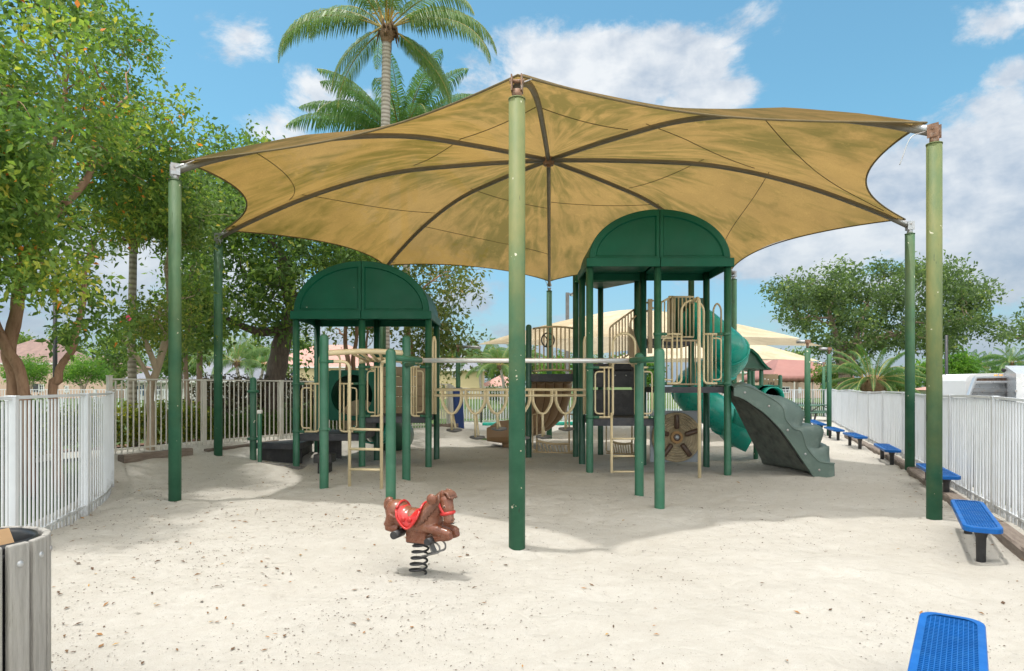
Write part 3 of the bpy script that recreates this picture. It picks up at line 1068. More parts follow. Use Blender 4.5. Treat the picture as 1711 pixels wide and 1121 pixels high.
def canopy():
    root = thing('shade_canopy', 'large octagonal tan shade sail on eight green posts over the play towers', 'shade canopy', (HUB.x, HUB.y, 0))
    nr, ntt = 26, 22
    V, Fc, UV = [], [], []
    for i in range(8):
        o = len(V)
        for a in range(nr + 1):
            r = .988 * a / nr
            for k in range(ntt + 1):
                t = k / ntt
                p = fabric_pt(i, r, t)
                w = .02 * math.sin(PI * t) * r
                p.z += w * noise.noise((p.x * .9, p.y * .9, i * 3.0)) * 2
                V.append(tuple(p)); UV.append((i + t, r * 3, 0))
        for a in range(nr):
            for k in range(ntt):
                q = o + a * (ntt + 1) + k
                Fc.append((q, q + 1, q + ntt + 2, q + ntt + 1))
    o = big_mesh('fabric', np.array(V), np.array(Fc), M['cloth'], parent=root, smooth=True)
    at_ = o.data.attributes.new('uvw', 'FLOAT_VECTOR', 'POINT')
    at_.data.foreach_set('vector', np.array(UV, dtype=np.float32).ravel())
    # hem with its cable, sewn seams
    hem = []
    for i in range(8):
        for k in range(24):
            hem.append(fabric_pt(i, .988, k / 24) - Vector((0, 0, .004)))
    MB().tube(hem, .014, 6, closed=True).build('hem', mat('hem_webbing', (.16, .12, .06), .9), o)
    mb = MB()
    seams = [(0, .40, .30), (0, .86, .62), (1, .36, .58), (1, .66, .93), (2, .44, .36), (2, .62, .90), (3, .52, .40), (4, .46, .40), (4, .80, .72), (5, .62, .74), (6, .40, .30), (6, .78, .86), (7, .30, .42)]
    for (i, ra, rb) in seams:
        pts = [fabric_pt(i, ra + (rb - ra) * k / 20, k / 20) - Vector((0, 0, .010)) for k in range(21)]
        mb.tube(pts, .0065, 5)
    mb.build('seam', mat('seam_thread', (.10, .07, .03), .8), o)
    # ribs under the fabric
    for i in range(8):
        pts = [rib_pt(i, r) - Vector((0, 0, .06)) for r, _ in PROF]
        pts = fillet(pts, .5, 4)
        dirh = (PTIP[i] - HUB); dirh.z = 0; dirh.normalize()
        pts[-1] = PTIP[i] + Vector((0, 0, -.09)) - dirh * .05
        MB().tube(pts, .044, 10).build('rib', M['rib'], root)
    mb = MB()
    mb.cyl(HUB - Vector((0, 0, .16)), HUB - Vector((0, 0, .02)), .10, .13, 16)
    mb.cyl(HUB - Vector((0, 0, .20)), HUB - Vector((0, 0, .15)), .03, .03, 8)
    mb.build('hub', M['rust'], root)
    for i, (x, y, z, mk) in enumerate(POSTS):
        top = z - .25
        zb = zg(x, y) - .15
        po = MB().cyl((x, y, zb), (x, y, top), .083, .083, 24)
        po.cyl((x, y, top), (x, y, top + .012), .088, .088, 24)
        po = po.build('post', M[mk], root)
        dirh = (PTIP[i] - HUB); dirh.z = 0; dirh.normalize()
        sd = Vector((-dirh.y, dirh.x, 0))
        mb = MB()
        mb.cyl((x, y, top), (x, y, top + .10), .05, .05, 12)
        for s in (-1, 1):
            c = Vector((x, y, top + .16)) + sd * (s * .05)
            mb.box(c, (.12, .014, .16), Matrix.Rotation(math.atan2(dirh.y, dirh.x), 3, 'Z'))
        mb.tube([Vector((x, y, top + .19)) - sd * .075, Vector((x, y, top + .19)) + sd * .075], .02, 8)
        mb.build('bracket', M['rust'] if i in (0, 1) else M['galv'], po)
        a = rib_pt(i, .985) - Vector((0, 0, .05)); b = Vector((x, y, top + .17))
        if i != 0:
            MB().tube([rib_pt(i, .965) - Vector((0, 0, .05)), a, b], [.044, .05, .045], 10).build('rib_end', M['galv'], root)
        # hem cable run to the bracket
        MB().tube([fabric_pt(i, .988, .03), b + sd * .05], .007, 5).build('hem_cable', M['galv'], root)
    b = PTIP[1]
    MB().tube(catmull([b + Vector((-.12, -.02, -.1)), b + Vector((-.3, -.03, -.18)), b + Vector((-.4, -.03, -.42)), b + Vector((-.43, -.03, -.5))], 6), .006, 5).build('loose_cable', M['galv'], root)


canopy()


def sail(label, corners, apex, posts, cloth, sag=.10, name='shade_sail', pad=None):
    """a smaller hip-shaped sail; corners run anticlockwise"""
    root = thing(name, label, 'shade sail', (apex[0], apex[1], 0), 'smaller shade sails behind the main canopy')
    A = Vector(apex)
    C_ = [Vector(c) for c in corners]
    V, Fc, UV = [], [], []
    n = len(C_)
    nr, ntt = 14, 18
    for i in range(n):
        o = len(V)
        a_, b_ = C_[i], C_[(i + 1) % n]
        for a in range(nr + 1):
            r = .97 * a / nr
            for k in range(ntt + 1):
                t = k / ntt
                q = 4 * t * (1 - t)
                re = r * (1 - sag * q * r ** 2)
                rz = re ** 1.35
                pa, pb = A.lerp(a_, re), A.lerp(b_, re)
                p = pa.lerp(pb, t)
                p.z = A.z + (a_.lerp(b_, t).z - A.z) * rz
                V.append(tuple(p)); UV.append((i + t, r * 3, 0))
        for a in range(nr):
            for k in range(ntt):
                q = o + a * (ntt + 1) + k
                Fc.append((q, q + 1, q + ntt + 2, q + ntt + 1))
    o = big_mesh('fabric', np.array(V), np.array(Fc), cloth, parent=root, smooth=True)
    at_ = o.data.attributes.new('uvw', 'FLOAT_VECTOR', 'POINT')
    at_.data.foreach_set('vector', np.array(UV, dtype=np.float32).ravel())
    for (x, y, zt) in posts:
        p = MB().cyl((x, y, -.2), (x, y, zt - .22), .075, .075, 18).build('post', M['post_f3'], root)
        mb = MB(); mb.cyl((x, y, zt - .22), (x, y, zt - .02), .035, .035, 10); mb.box((x, y, zt - .04), (.12, .12, .1))
        mb.build('bracket', M['rust'], p)
        best = min(C_, key=lambda c: (c - Vector((x, y, zt))).length)
        MB().tube([Vector((x, y, zt - .04)), A.lerp(best, .95) + Vector((0, 0, -.1))], .045, 8).build('arm', M['galv'], root)
    return root


s2 = sail('second tan shade sail beyond the high tower, its left corner over the blue padded post', [(-1.25, 20.2, 2.87), (8.0, 17.5, 2.87), (10.5, 21.4, 2.9), (3.0, 29.0, 2.9)], (3.9, 21.3, 4.15),
          [(8.0, 17.5, 2.87), (10.5, 21.4, 2.9), (3.0, 29.0, 2.9), (-1.75, 21.0, 2.95)], M['cloth2'], .12)
mb = MB()
mb.box((-1.73, 21.0, .62), (.30, .30, 1.9), Matrix.Rotation(R(-2.5), 3, 'Y') @ Matrix.Rotation(R(12), 3, 'Z'))
pad = bevel(mb.build('post_pad', M['navy'], s2), .03)
sail('third pale shade sail farthest back, above the maroon awning', [(16.4, 34, 2.87), (15, 42, 2.87), (6, 43, 2.9), (5.0, 36, 2.9)], (11.5, 38.5, 4.7),
     [(16.4, 34, 2.87), (15, 42, 2.87), (5.0, 36, 2.9)], M['cloth2'], .10)


# ------------------------------------------------------------------ blue benches
def bench_meshes():
    Ls, Ws, th = 1.62, .30, .035
    mb = MB()
    # expanded-metal seat: real slots through the sheet
    nx, ny = 62, 11
    ix, iy = (Ls - .07) / nx, (Ws - .06) / ny
    for i in range(nx):
        for j in range(ny):
            x0, y0 = -Ls / 2 + .035 + i * ix, -Ws / 2 + .03 + j * iy
            x1, y1 = x0 + ix, y0 + iy
            bx, by = ix * .17, iy * .10
            if i in (5, nx - 6) and True:
                bx *= 1.6
            v = [(x0, y0, 0), (x1, y0, 0), (x1, y1, 0), (x0, y1, 0),
                 (x0 + bx, y0 + by, 0), (x1 - bx, y0 + by, 0), (x1 - bx, y1 - by, 0), (x0 + bx, y1 - by, 0)]
            mb.add(v, [(0, 1, 5, 4), (1, 2, 6, 5), (2, 3, 7, 6), (3, 0, 4, 7)])
    seat = mb
    # rolled rim
    rim = MB()
    cr = .075
    out = []
    for sx_, sy_, a0 in ((1, -1, -90), (1, 1, 0), (-1, 1, 90), (-1, -1, 180)):
        for k in range(5):
            a = R(a0 + 90 * k / 4)
            out.append((sx_ * (Ls / 2 - cr) + cr * math.cos(a), sy_ * (Ws / 2 - cr) + cr * math.sin(a)))
    out = [(x + math.copysign(.02 * (1 - (2 * y / Ws) ** 2), x) if abs(x) > Ls / 2 - cr else x, y) for x, y in out]
    n = len(out)
    rings = []
    for (ins, z) in ((.034, .004), (.0, .004), (-.004, -.006), (-.004, -.045), (.01, -.05)):
        rings.append([Vector((x * (1 - 2 * ins / Ls), y * (1 - 2 * ins / Ws), z)) for x, y in out])
    vs = [p for r_ in rings for p in r_]
    fs = []
    for a in range(len(rings) - 1):
        for k in range(n):
            l = (k + 1) % n
            fs.append((a * n + k, (a + 1) * n + k, (a + 1) * n + l, a * n + l))
    rim.add(vs, fs)
    leg = MB().lathe([(.0, 0), (.062, 0), (.060, -.05), (.046, -.10), (.042, -.11), (.036, -.5)], (0, 0, -.02), 14)
    leg.box((0, 0, -.012), (.13, .2, .012))
    brace = MB().bar((-.62, 0, -.03), (.62, 0, -.03), .03, .03)
    return seat, rim, leg, brace


bs, br, bl, bb = bench_meshes()


def bench0():
    root = thing('park_bench', 'x', 'bench', (0, 0, 0), 'blue benches along the right fence')
    o = bs.build('seat', M['blue'], root)
    sm = o.modifiers.new('thick', 'SOLIDIFY'); sm.thickness = .008
    br.build('rim', M['blue'], root)
    bb.build('brace', M['blue'], root)
    for s in (-.62, .62):
        l = bl.build('leg', M['black'], root)
        l.location.x = s
    return root


BENCHES = [  # ground line through the two legs: near end, far end, label
    ((1.60, 2.40), (2.47, 3.63), 'nearest blue mesh bench cut off by the bottom right corner'),
    ((4.30, 5.90), (5.10, 7.25), 'blue bench in front of the bleached right post, second nearest'),
    ((6.22, 9.15), (6.92, 10.85), 'blue bench half hidden behind the bleached right post'),
    ((7.72, 13.05), (8.40, 14.75), 'blue bench between the rock climber and the two right posts, fourth nearest'),
    ((8.78, 16.2), (9.30, 17.9), 'blue bench directly beyond the foot of the rock climber, fifth nearest'),
    ((9.62, 19.0), (10.05, 20.5), 'blue bench beside the thin far sail post, sixth nearest'),
    ((10.40, 21.7), (10.85, 23.1), 'small distant blue bench in front of the farthest one'),
    ((11.2, 23.9), (11.65, 25.3), 'farthest blue bench, nearest the picnic tables')]
b0 = bench0()
for i, (p, q, lb) in enumerate(BENCHES):
    o = b0 if i == 0 else copy_tree(b0)
    d = Vector((q[0] - p[0], q[1] - p[1], 0))
    cx_, cy_ = (p[0] + q[0]) / 2, (p[1] + q[1]) / 2
    o.location = (cx_, cy_, .335 + zg(cx_, cy_))
    o.rotation_euler = (0, 0, math.atan2(d.y, d.x))
    o['label'] = lb


# ------------------------------------------------------------------ slatted litter bin
def bin_():
    cx_, cy_ = -2.645, 3.16
    root = thing('litter_bin', 'round litter bin of grey weathered slats with black liner, bottom left', 'bin', (cx_, cy_, 0))
    n = 16
    for k in range(n):
        a = 2 * PI * k / n + .12
        d = Vector((math.cos(a), math.sin(a), 0))
        mb = MB()
        w, t, h = .098, .034, .86
        ang = Matrix.Rotation(a, 3, 'Z')
        mb.box((0, 0, 0), (t, w, h), ang)
        o = mb.build('slat', M['slat'])
        o.parent = root
        o.location = d * .30 + Vector((0, 0, .43 + .015))
        bevel(o, .008, 2)
        for zz in (.34, -.28):
            mb = MB()
            mb.lathe([(0, .009), (.009, .0085), (.015, .005), (.0165, 0)], (0, 0, 0), 12)
            b = mb.build('bolt', M['galv'])
            b.parent = o
            b.rotation_euler = (0, R(90), a)
            b.location = d * .0175 + Vector((0, 0, zz + random.uniform(-.01, .01)))
    mb = MB()
    mb.lathe([(.27, .06), (.275, .85), (.262, .875), (.25, .85), (.24, .5), (.235, .12), (0, .10)], (cx_, cy_, 0), 36)
    mb.build('liner', M['litter_can'], root)
    for z in (.25, .8):
        mb = MB(); mb.lathe([(.282, z), (.284, z), (.284, z + .03), (.282, z + .03)], (cx_, cy_, 0), 40); mb.build('hoop', M['black'], root)
    return root


bin_()
for (x, y, z, rx, rz, s) in ((-2.56, 3.05, .86, 35, 20, .09), (-2.51, 3.2, .865, -30, 70, .07), (-2.47, 3.08, .855, 25, 120, .06)):
    mb = MB()
    mb.box((x, y, z), (s, .004, s * 1.6), Matrix.Rotation(R(rz), 3, 'Z') @ Matrix.Rotation(R(rx), 3, 'X'))
    tag(mb.build('cardboard_scrap', M['card']), 'torn brown cardboard scrap poking out of the slatted bin', 'cardboard', 'cardboard scraps in the bin')

# ------------------------------------------------------------------ play equipment
PR = .066


def post(x, y, ztop, parent, m='post', r=PR, dome=True, name='post'):
    zb = zg(x, y) - .15
    mb = MB()
    if dome:
        prof_ = [(r, zb), (r, ztop - r * .9)] + [(r * math.cos(a), ztop - r * .9 + r * .9 * math.sin(a)) for a in (R(25), R(50), R(72), R(89))]
    else:
        prof_ = [(r, zb), (r, ztop), (0, ztop)]
    mb.lathe(prof_, (x, y, 0), 20)
    return mb.build(name, M[m], parent)


def clamp(parent, px, py, d, sgn, ln=.17, r=.03):
    """stubby green connector from a post towards a rail"""
    p = at(px, py, d)
    mb = MB()
    mb.cyl(p + Vector((sgn * .03, 0, 0)), p + Vector((sgn * ln, 0, 0)), r, r * .9, 10)
    mb.lathe([(PR + .004, -.028), (PR + .012, -.02), (PR + .012, .02), (PR + .004, .028)], p, 18)
    return mb.build('clamp', M['post'], parent)


def arch_roof(parent, xl, xr, y0, y1, zb, ztop, bandh=.16, hat=.0):
    """two moulded halves: a barrel top, recessed end faces with a raised rim, and a drip band all round"""
    xm = (xl + xr) / 2
    a, h = (xr - xl) / 2, ztop - zb - bandh
    for s in (-1, 1):
        mb = MB()
        n = 22
        g = .006
        arc = [(a * math.cos(PI / 2 * k / n), h * math.sin(PI / 2 * k / n)) for k in range(n + 1)]
        z0 = zb + bandh
        w = .12      # rim width

        def P(u, v, y):
            return Vector((xm + s * (g + u), y, z0 + v))
        inner = [(max(0, (a - w) * math.cos(PI / 2 * k / n)), (h - w) * math.sin(PI / 2 * k / n)) for k in range(n + 1)]
        # clamp the inner outline to leave a rim along the middle seam and the foot
        inn = [(max(u, w * .45), max(v, .035)) for u, v in inner]
        ins = .035
        # barrel
        rows = [[P(u, v, y) for (u, v) in arc] for y in (y0 + .02, y0 + .3, (y0 + y1) / 2, y1 - .3, y1 - .02)]
        mb.grid(rows, True)
        for yy, di in ((y0, 1), (y1, -1)):
            # rounded outer lip, flat rim, sloped step, recessed panel
            lip = [(u * (1 - .012), v * (1 - .012)) for u, v in arc]
            o_ = arc + [(0, 0)]
            i_ = inn + [(w * .45, .035)]
            ringA = [P(u, v, yy + di * .02) for u, v in arc]
            ringB = [P(u, v, yy) for u, v in lip]
            ringC = [P(u, v, yy) for u, v in inn]
            inn2 = [(u + (.02 if u <= w * .45 + 1e-6 else -.018 * u / a), v + (.02 if v <= .036 else -.018)) for u, v in inn]
            ringD = [P(u, v, yy + di * ins) for u, v in inn2]
            for A_, B_, sm in ((ringA, ringB, True), (ringB, ringC, False), (ringC, ringD, True)):
                mb.grid([A_, B_], sm)
            # middle strip and foot strip of the rim
            mb.add([P(0, 0, yy), P(a * .988, 0, yy), ringC[0], P(w * .45, .035, yy)], [(0, 1, 2, 3)])
            mb.add([P(0, 0, yy), P(w * .45, .035, yy), ringC[-1], P(0, h * .988, yy)], [(0, 1, 2, 3)])
            c = P(w * .45 + .02, .055, yy + di * ins)
            mb.add([P(w * .45, .035, yy), ringC[0], ringD[0], c], [(0, 1, 2, 3)])
            mb.add([P(w * .45, .035, yy), c, ringD[-1], ringC[-1]], [(0, 1, 2, 3)])
            mb.add([c] + ringD, [(0, k + 1, k + 2) for k in range(n)])
            # seam wall
        mb.add([P(0, 0, y0), P(0, h, y0 + .02), P(0, h, y1 - .02), P(0, 0, y1)], [(0, 1, 2, 3)])
        o = mb.build('roof_half', M['roof'], parent)
        fixn(o)
        # drip band round this half
        mb = MB()
        e = .055
        xo, xi = xm + s * (a + e), xm + s * (a - .02)
        x00 = xm + s * g
        zt, zl = zb + bandh, zb
        for yy, di in ((y0 - e, 1), (y1 + e, -1)):
            mb.box(((x00 + xo) / 2, yy + di * .02, (zt + zl) / 2), (abs(xo - x00), .04, bandh))
        mb.box((xo - s * .02, (y0 + y1) / 2, (zt + zl) / 2), (.04, (y1 - y0) + 2 * e - .09, bandh - .004))
        mb.box(((x00 + xo) / 2 - s * .01, (y0 + y1) / 2, zt - .012), (abs(xo - x00) - .06, (y1 - y0) + e, .02))
        bevel(mb.build('roof_band', M['roof'], parent), .014, 2)


def doorway(parent, d, xl, xr, xa0, xa1, yb, ym, yt, arch=True, m='cream', inner=True, drop=None):
    """guard rail on both sides of an opening: bottom rail, mid rail, bars and a tall rounded hoop"""
    r = .021
    for side in (-1, 1):
        mb = MB()
        xp, xi = (xl, xa0) if side < 0 else (xr, xa1)
        p = lambda px, py: at(px, py, d)
        pp = xp - side * 14          # where the clamp ends
        clamp(parent, xp, ym, d, -side)
        clamp(parent, xp, yb, d, -side)
        mb.tube(fillet([p(pp, yb), p(xi, yb), p(xi, yb - 26), p(xi, ym)], .09), r, 8)
        mb.tube([p(pp, ym), p(xi, ym)], r * .9, 8)
        # upright bars and one small rounded loop by the post
        xs = [pp + (xi - pp) * k for k in (.42, .72)]
        for x in xs[:1 if abs(xi - pp) < 12 else 2]:
            mb.tube([p(x, ym), p(x, yb)], r * .75, 7)
        if inner:
            xq = pp + side * 5
            mb.tube(fillet([p(xs[0], ym + 7), p(xq, ym + 7), p(xq, yb - 6), p(xs[0], yb - 6)], .07), r * .75, 7)
        mb.build('guard_rail', M[m], parent)
    if arch:
        p = lambda px, py: at(px, py, d)
        pts = [p(xa0, ym)]
        cxm, hw = (xa0 + xa1) / 2, (xa1 - xa0) / 2
        for k in range(13):
            a = PI - PI * k / 12
            pts.append(p(cxm + hw * math.cos(a), yt + hw - hw * math.sin(a)))
        pts.append(p(xa1, ym))
        MB().tube(pts, r, 8).build('entry_arch', M[m], parent)


def low_tower():
    root = thing('play_tower', 'lower play tower under the left arched green roof, with dark decks and cream rails', 'play tower', (-3.0, 13.7, 0))
    d0, d1 = 13.0, 14.4
    X = [xa(495, d0), xa(605, d0), xa(716, d0)]
    for x in X:
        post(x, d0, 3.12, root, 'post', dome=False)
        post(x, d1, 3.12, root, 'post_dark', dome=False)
    arch_roof(root, X[0] - .02, X[2] + .02, d0 - .10, d1 + .10, 2.96, 4.13)
    # decks
    def deck(x0, x1, y0, y1, zt, name='deck'):
        mb = MB(); mb.box(((x0 + x1) / 2, (y0 + y1) / 2, zt - .07), (x1 - x0, y1 - y0, .14))
        return bevel(mb.build(name, M['deck'], root), .012)
    deck(X[0] + .05, X[1] - .02, d0 + .02, d1 - .02, .66)
    deck(X[1] + .02, X[2] - .05, d0 + .02, d1 - .02, 1.02)
    mb = MB(); mb.box((X[1] - .006, (d0 + d1) / 2 - .0, .81), (.03, d1 - d0 - .12, .28)); mb.build('step_riser', M['black'], root)
    # low three-cornered step deck on the left
    A, B, C = Vector((xa(427, 13.3), 13.3, 0)), Vector((X[0] + .05, 13.05, 0)), Vector((X[0] - .1, 14.5, 0))
    mb = MB()
    zt = .46
    mb.prism([(A.x, A.y), (B.x, B.y), (C.x, C.y)], lambda u, v: Vector((u, v, zt - .12)), lambda u, v: Vector((u, v, zt)))
    bevel(fixn(mb.build('corner_deck', M['deck'], root)), .01)
    mb = MB(); mb.box(((A.x + B.x) / 2, 13.35, .20), ((B.x - A.x) - .1, .05, .34)); mb.box((X[0] - .15, 14.0, .22), (.05, .9, .34)); mb.build('deck_skirt', M['black'], root)
    mb = MB(); mb.box((X[0] + .42, 13.9, .32), (.5, .06, .5)); mb.build('deck_skirt', M['black'], root)
    po = post(xa(423, 13.3), 13.3, za(630, 13.3), root, 'post')
    mb = MB()
    for py in (654, 733):
        mb.lathe([(PR, -.035), (PR + .05, -.02), (PR + .05, .02), (PR, .035)], at(423, py, 13.3), 18)
    mb.build('collar', M['post'], po)
    p2 = post(xa(434, 12.9), 12.9, za(690, 12.9), root, 'post', .04, dome=False)
    mb = MB(); mb.box(at(434, 688, 12.9), (.085, .085, .07)); bevel(mb.build('post_cap', M['trim'], p2), .01)
    # cream rails
    doorway(root, d0, 495, 605, 534, 568, 721, 641, 592, arch=False)
    for (x, sg) in ((534, 1), (568, -1)):
        MB().tube(fillet([at(x, 641, d0), at(x, 594, d0), at(x + sg * 13, 590, d0)], .16), .021, 8).build('grab_rail', M['cream'], root)
    doorway(root, d0, 605, 716, 637, 687, 695, 613, 560, arch=False)
    # back wall of the right bay: a panel of tan blocks with slots
    yb = d1 - .02
    xl, xr, zlo, zhi = X[1] + .08, X[2] - .08, .95, 2.06
    mb = MB()
    rows = 5
    rh = (zhi - zlo) / rows
    xm = (xl + xr) / 2
    for k in range(rows):
        z = zlo + rh * (k + .5)
        for s in (-1, 1):
            full = k in (0, rows - 1)
            gap = .0 if full else .022
            x0, x1 = (xl, xm - gap) if s < 0 else (xm + gap, xr)
            if full and s > 0: continue
            if full: x1 = xr
            mb.box(((x0 + x1) / 2, yb, z), (x1 - x0, .06, rh - (.012 if k else .006)))
    for k in range(1, rows):
        for xx in (xl + .25, xr - .25):
            mb.box((xx, yb, zlo + rh * k), (.22, .03, .03))
    bevel(mb.build('block_panel', M['tan'], root), .012)
    # back wall of the left bay: green hooded slide mouth with a grey-tan tongue
    cx_ = (X[0] + X[1]) / 2 + .12
    mb = MB()
    zc, rr = 1.42, .46
    n = 28
    out = []
    for k in range(n):
        a = 2 * PI * k / n
        u, v = math.cos(a), math.sin(a)
        q = 1 / max(abs(u) / .63, abs(v) / .56)
        out.append((u * q, v * q))
    inn = [(rr * math.cos(2 * PI * k / n), rr * math.sin(2 * PI * k / n)) for k in range(n)]
    for yy, fl in ((d1 - .05, False), (d1 + .03, True)):
        a_ = [Vector((cx_ + u, yy, zc + v)) for u, v in out] + [Vector((cx_ + u, yy, zc + v)) for u, v in inn]
        mb.add(a_, [((k, n + k, n + (k + 1) % n, (k + 1) % n)) for k in range(n)])
    for pl in (out, inn):
        a_ = [Vector((cx_ + u, d1 - .05, zc + v)) for u, v in pl] + [Vector((cx_ + u, d1 + .03, zc + v)) for u, v in pl]
        mb.add(a_, [(k, (k + 1) % n, n + (k + 1) % n, n + k) for k in range(n)])
    hood = fixn(mb.build('slide_hood', M['roof'], root))
    path = catmull([(cx_, d1, zc), (cx_, d1 + .5, zc - .03), (cx_ + .1, d1 + 1.0, zc - .3), (cx_ + .35, d1 + 1.5, zc - .75), (cx_ + .5, d1 + 1.9, .42), (cx_ + .55, d1 + 2.4, .36)], 5)
    mb = MB(); mb.tube(path, rr + .01, 24, caps=False)
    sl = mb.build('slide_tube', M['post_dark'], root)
    mb = MB()
    mb.cyl((cx_ + .1, d1 + .32, zc - .52), (cx_ + .1, d1 + .36, zc - .52), .42, .42, 28)
    mb.build('tan_disc', M['drum'], hood)
    # green scoop below the hood
    mb = MB()
    P = []
    for i in range(9):
        t = i / 8
        row = []
        for k in range(13):
            a = PI + PI * k / 12
            row.append(Vector((cx_ + .35 + .34 * math.cos(a), d1 + .15 + t * .9, .74 - .18 * t + (.38) * math.sin(a) * (1 - .15 * t))))
        P.append(row)
    mb.grid(P)
    sc = mb.build('slide_scoop', M['teal'], root)
    sm = sc.modifiers.new('t', 'SOLIDIFY'); sm.thickness = .025
    # black stepping stump
    mb = MB()
    st = at(543, 766, 12.2)
    mb.box((st.x, st.y, .27), (.34, .34, .16)); mb.box((st.x, st.y, .14), (.22, .22, .34))
    bevel(mb.build('step_stump', M['black'], root), .015)
    # wire mesh poking out of the sand under the corner deck
    mb = MB()
    c = at(462, 766, 12.5)
    for i in range(-6, 7):
        for s in (-1, 1):
            pts = []
            for k in range(9):
                u = -.42 + .84 * k / 8
                v = i * .07 + s * u * .6
                if abs(v) > .34: continue
                x, y = c.x + u, c.y + .3 + v * .8
                pts.append(Vector((x, y, zg(x, y) + .012)))
            if len(pts) > 1:
                mb.tube(pts, .004, 4)
    mb.build('wire_mesh', M['lamp_grey'], root)


low_tower()


def overhead():
    root = thing('overhead_ladder', 'cream overhead ladder between two green domed posts, with a cream rung ladder below', 'climbing ladder', (-2.4, 10.4, 0))
    dA, dB = 10.15, 10.75
    xA, xB = xa(541.5, dA), xa(679, dB)
    post(xA, dA, za(558, dA), root, 'post', .07)
    post(xB, dB, za(560, dB), root, 'post', .07)
    r0, r1 = at(548, 590, dA), at(676, 590, dB)
    q0, q1 = at(600, 604, dA + 1.3), at(672, 603, dB + 1.0)
    def arc(a, b, up):
        return [a.lerp(b, k / 14) + Vector((0, 0, up * math.sin(PI * k / 14))) for k in range(15)]
    A_, B_ = arc(r0, r1, .03), arc(q0, q1, .03)
    MB().tube(A_, .045, 10).build('side_rail', M['cream'], root)
    MB().tube(B_, .04, 10).build('side_rail', M['cream'], root)
    for t in (.30, .42, .54, .66, .78, .9):
        MB().tube([r0.lerp(r1, t), q0.lerp(q1, max(0, t - .1))], .024, 8).build('rung', M['cream'], root)
    # rung ladder hanging on the posts
    dl, dr = 10.25, 9.95
    left = fillet([at(552, 604, dA), at(584, 604, dl), at(584, 815, dl)], .13)
    right = fillet([at(650, 603, 9.4), at(637.5, 605, dr), at(637.5, 824, dr)], .13)
    lad = MB().tube(left, .026, 9).build('ladder_rail', M['cream'], root)
    MB().tube(right, .026, 9).build('ladder_rail', M['cream'], root)
    for py in (717, 750, 784):
        MB().tube([at(584, py, dl), at(637.5, py + 1, dr)], .021, 8).build('rung', M['cream'], root)
    clamp(root, 541.5, 604, dA, 1, .15); clamp(root, 541.5, 717, dA, 1, .1, .026)


overhead()


def track():
    root = thing('sliding_bar', 'long galvanised overhead bar spanning between green domed posts across the middle', 'overhead bar', (.2, 9.1, 0))
    P_ = [(xa(653, 8.65), 8.65), (xa(1068, 9.75), 9.75), (xa(1102, 8.56), 8.56)]
    for x, y in P_:
        post(x, y, 2.13, root, 'post_f3' if False else 'post', .068)
    d = 9.15
    a, b = at(706, 602, d), at(1052, 602.5, d)
    MB().tube([a, b], .034, 16).build('bar', M['chrome'], root)
    for p, q in ((Vector((P_[0][0], P_[0][1], a.z + .02)), a), (Vector((xa(679, 10.75), 10.75, a.z - .02)), a), (Vector((P_[1][0], P_[1][1], b.z)), b), (Vector((P_[2][0], P_[2][1], b.z + .0)), b)):
        MB().tube([p, p.lerp(q, .93)], .042, 10).build('arm', M['post'], root)
    for p, s in ((a, -1), (b, 1)):
        mb = MB()
        mb.cyl(p + Vector((s * .0, 0, 0)), p + Vector((s * .05, 0, 0)), .05, .05, 12)
        mb.ball(p + Vector((s * .075, 0, 0)), .045)
        mb.cyl(p + Vector((s * .09, 0, -.05)), p + Vector((s * .09, 0, .05)), .012, .012, 8)
        mb.build('end_fitting', M['cream_dull'], root)


track()


def pod_bridge():
    root = thing('pod_bridge', 'cream rail bridge with hanging V loops and stepping pads joining both towers', 'stepping bridge', (0, 12.6, 0))
    for d, tops in ((12.45, (651.5, 661)), (13.15, (650.5, 660))):
        for py in tops:
            MB().tube([at(726, py, d), at(980, py, d)], .022, 8).build('rail', M['cream'], root)
    cl = [754, 793.6, 831, 870, 907, 945.7]
    pads = [718, 730, 716, 731, 729, 716]
    for c, py in zip(cl, pads):
        o = None
        for d, off in ((12.45, 0), (13.15, -7 if c < 800 else 7)):
            cc = c - off * .3
            hw = 16
            pts = fillet([at(cc - hw, 651, d), at(cc - hw, 674, d), at(cc - 5, 691, d), at(cc + 5, 691, d), at(cc + hw, 674, d), at(cc + hw, 651, d)], .12)
            lp = MB().tube(pts, .020, 8).build('v_loop', M['cream'], root)
            o = o or lp
        dm = 12.8
        for d, off in ((12.45, 0), (13.15, -7 if c < 800 else 7)):
            cc = c - off * .3
            MB().tube([at(cc, 690, d), Vector((xa(c, 12.45) + (.05 if off else 0), 12.6 + (.25 if off else 0), za(py, 12.6)))], .022, 8).build('stem', M['cream'], o)
        mb = MB()
        mb.lathe([(0, .02), (.14, .02), (.155, .005), (.155, -.02), (.05, -.05), (0, -.05)], Vector((xa(c, 12.45) + .03, 12.75, za(py, 12.75))), 18)
        mb.build('pad', M['lamp_grey'], o)
    for px, m in ((725.5, 1), (978, 1)):
        d = 12.75
        mb = MB()
        for dx in (-2.2, 2.2):
            mb.tube(fillet([at(px + dx, 692, d), at(px + dx, 570, d), at(px, 562, d)], .05), .022, 8)
        mb.box(at(px + 2, 645, d + .1), (.05, .05, 1.1))
        mb.build('end_hoop', M['cream'], root)


pod_bridge()


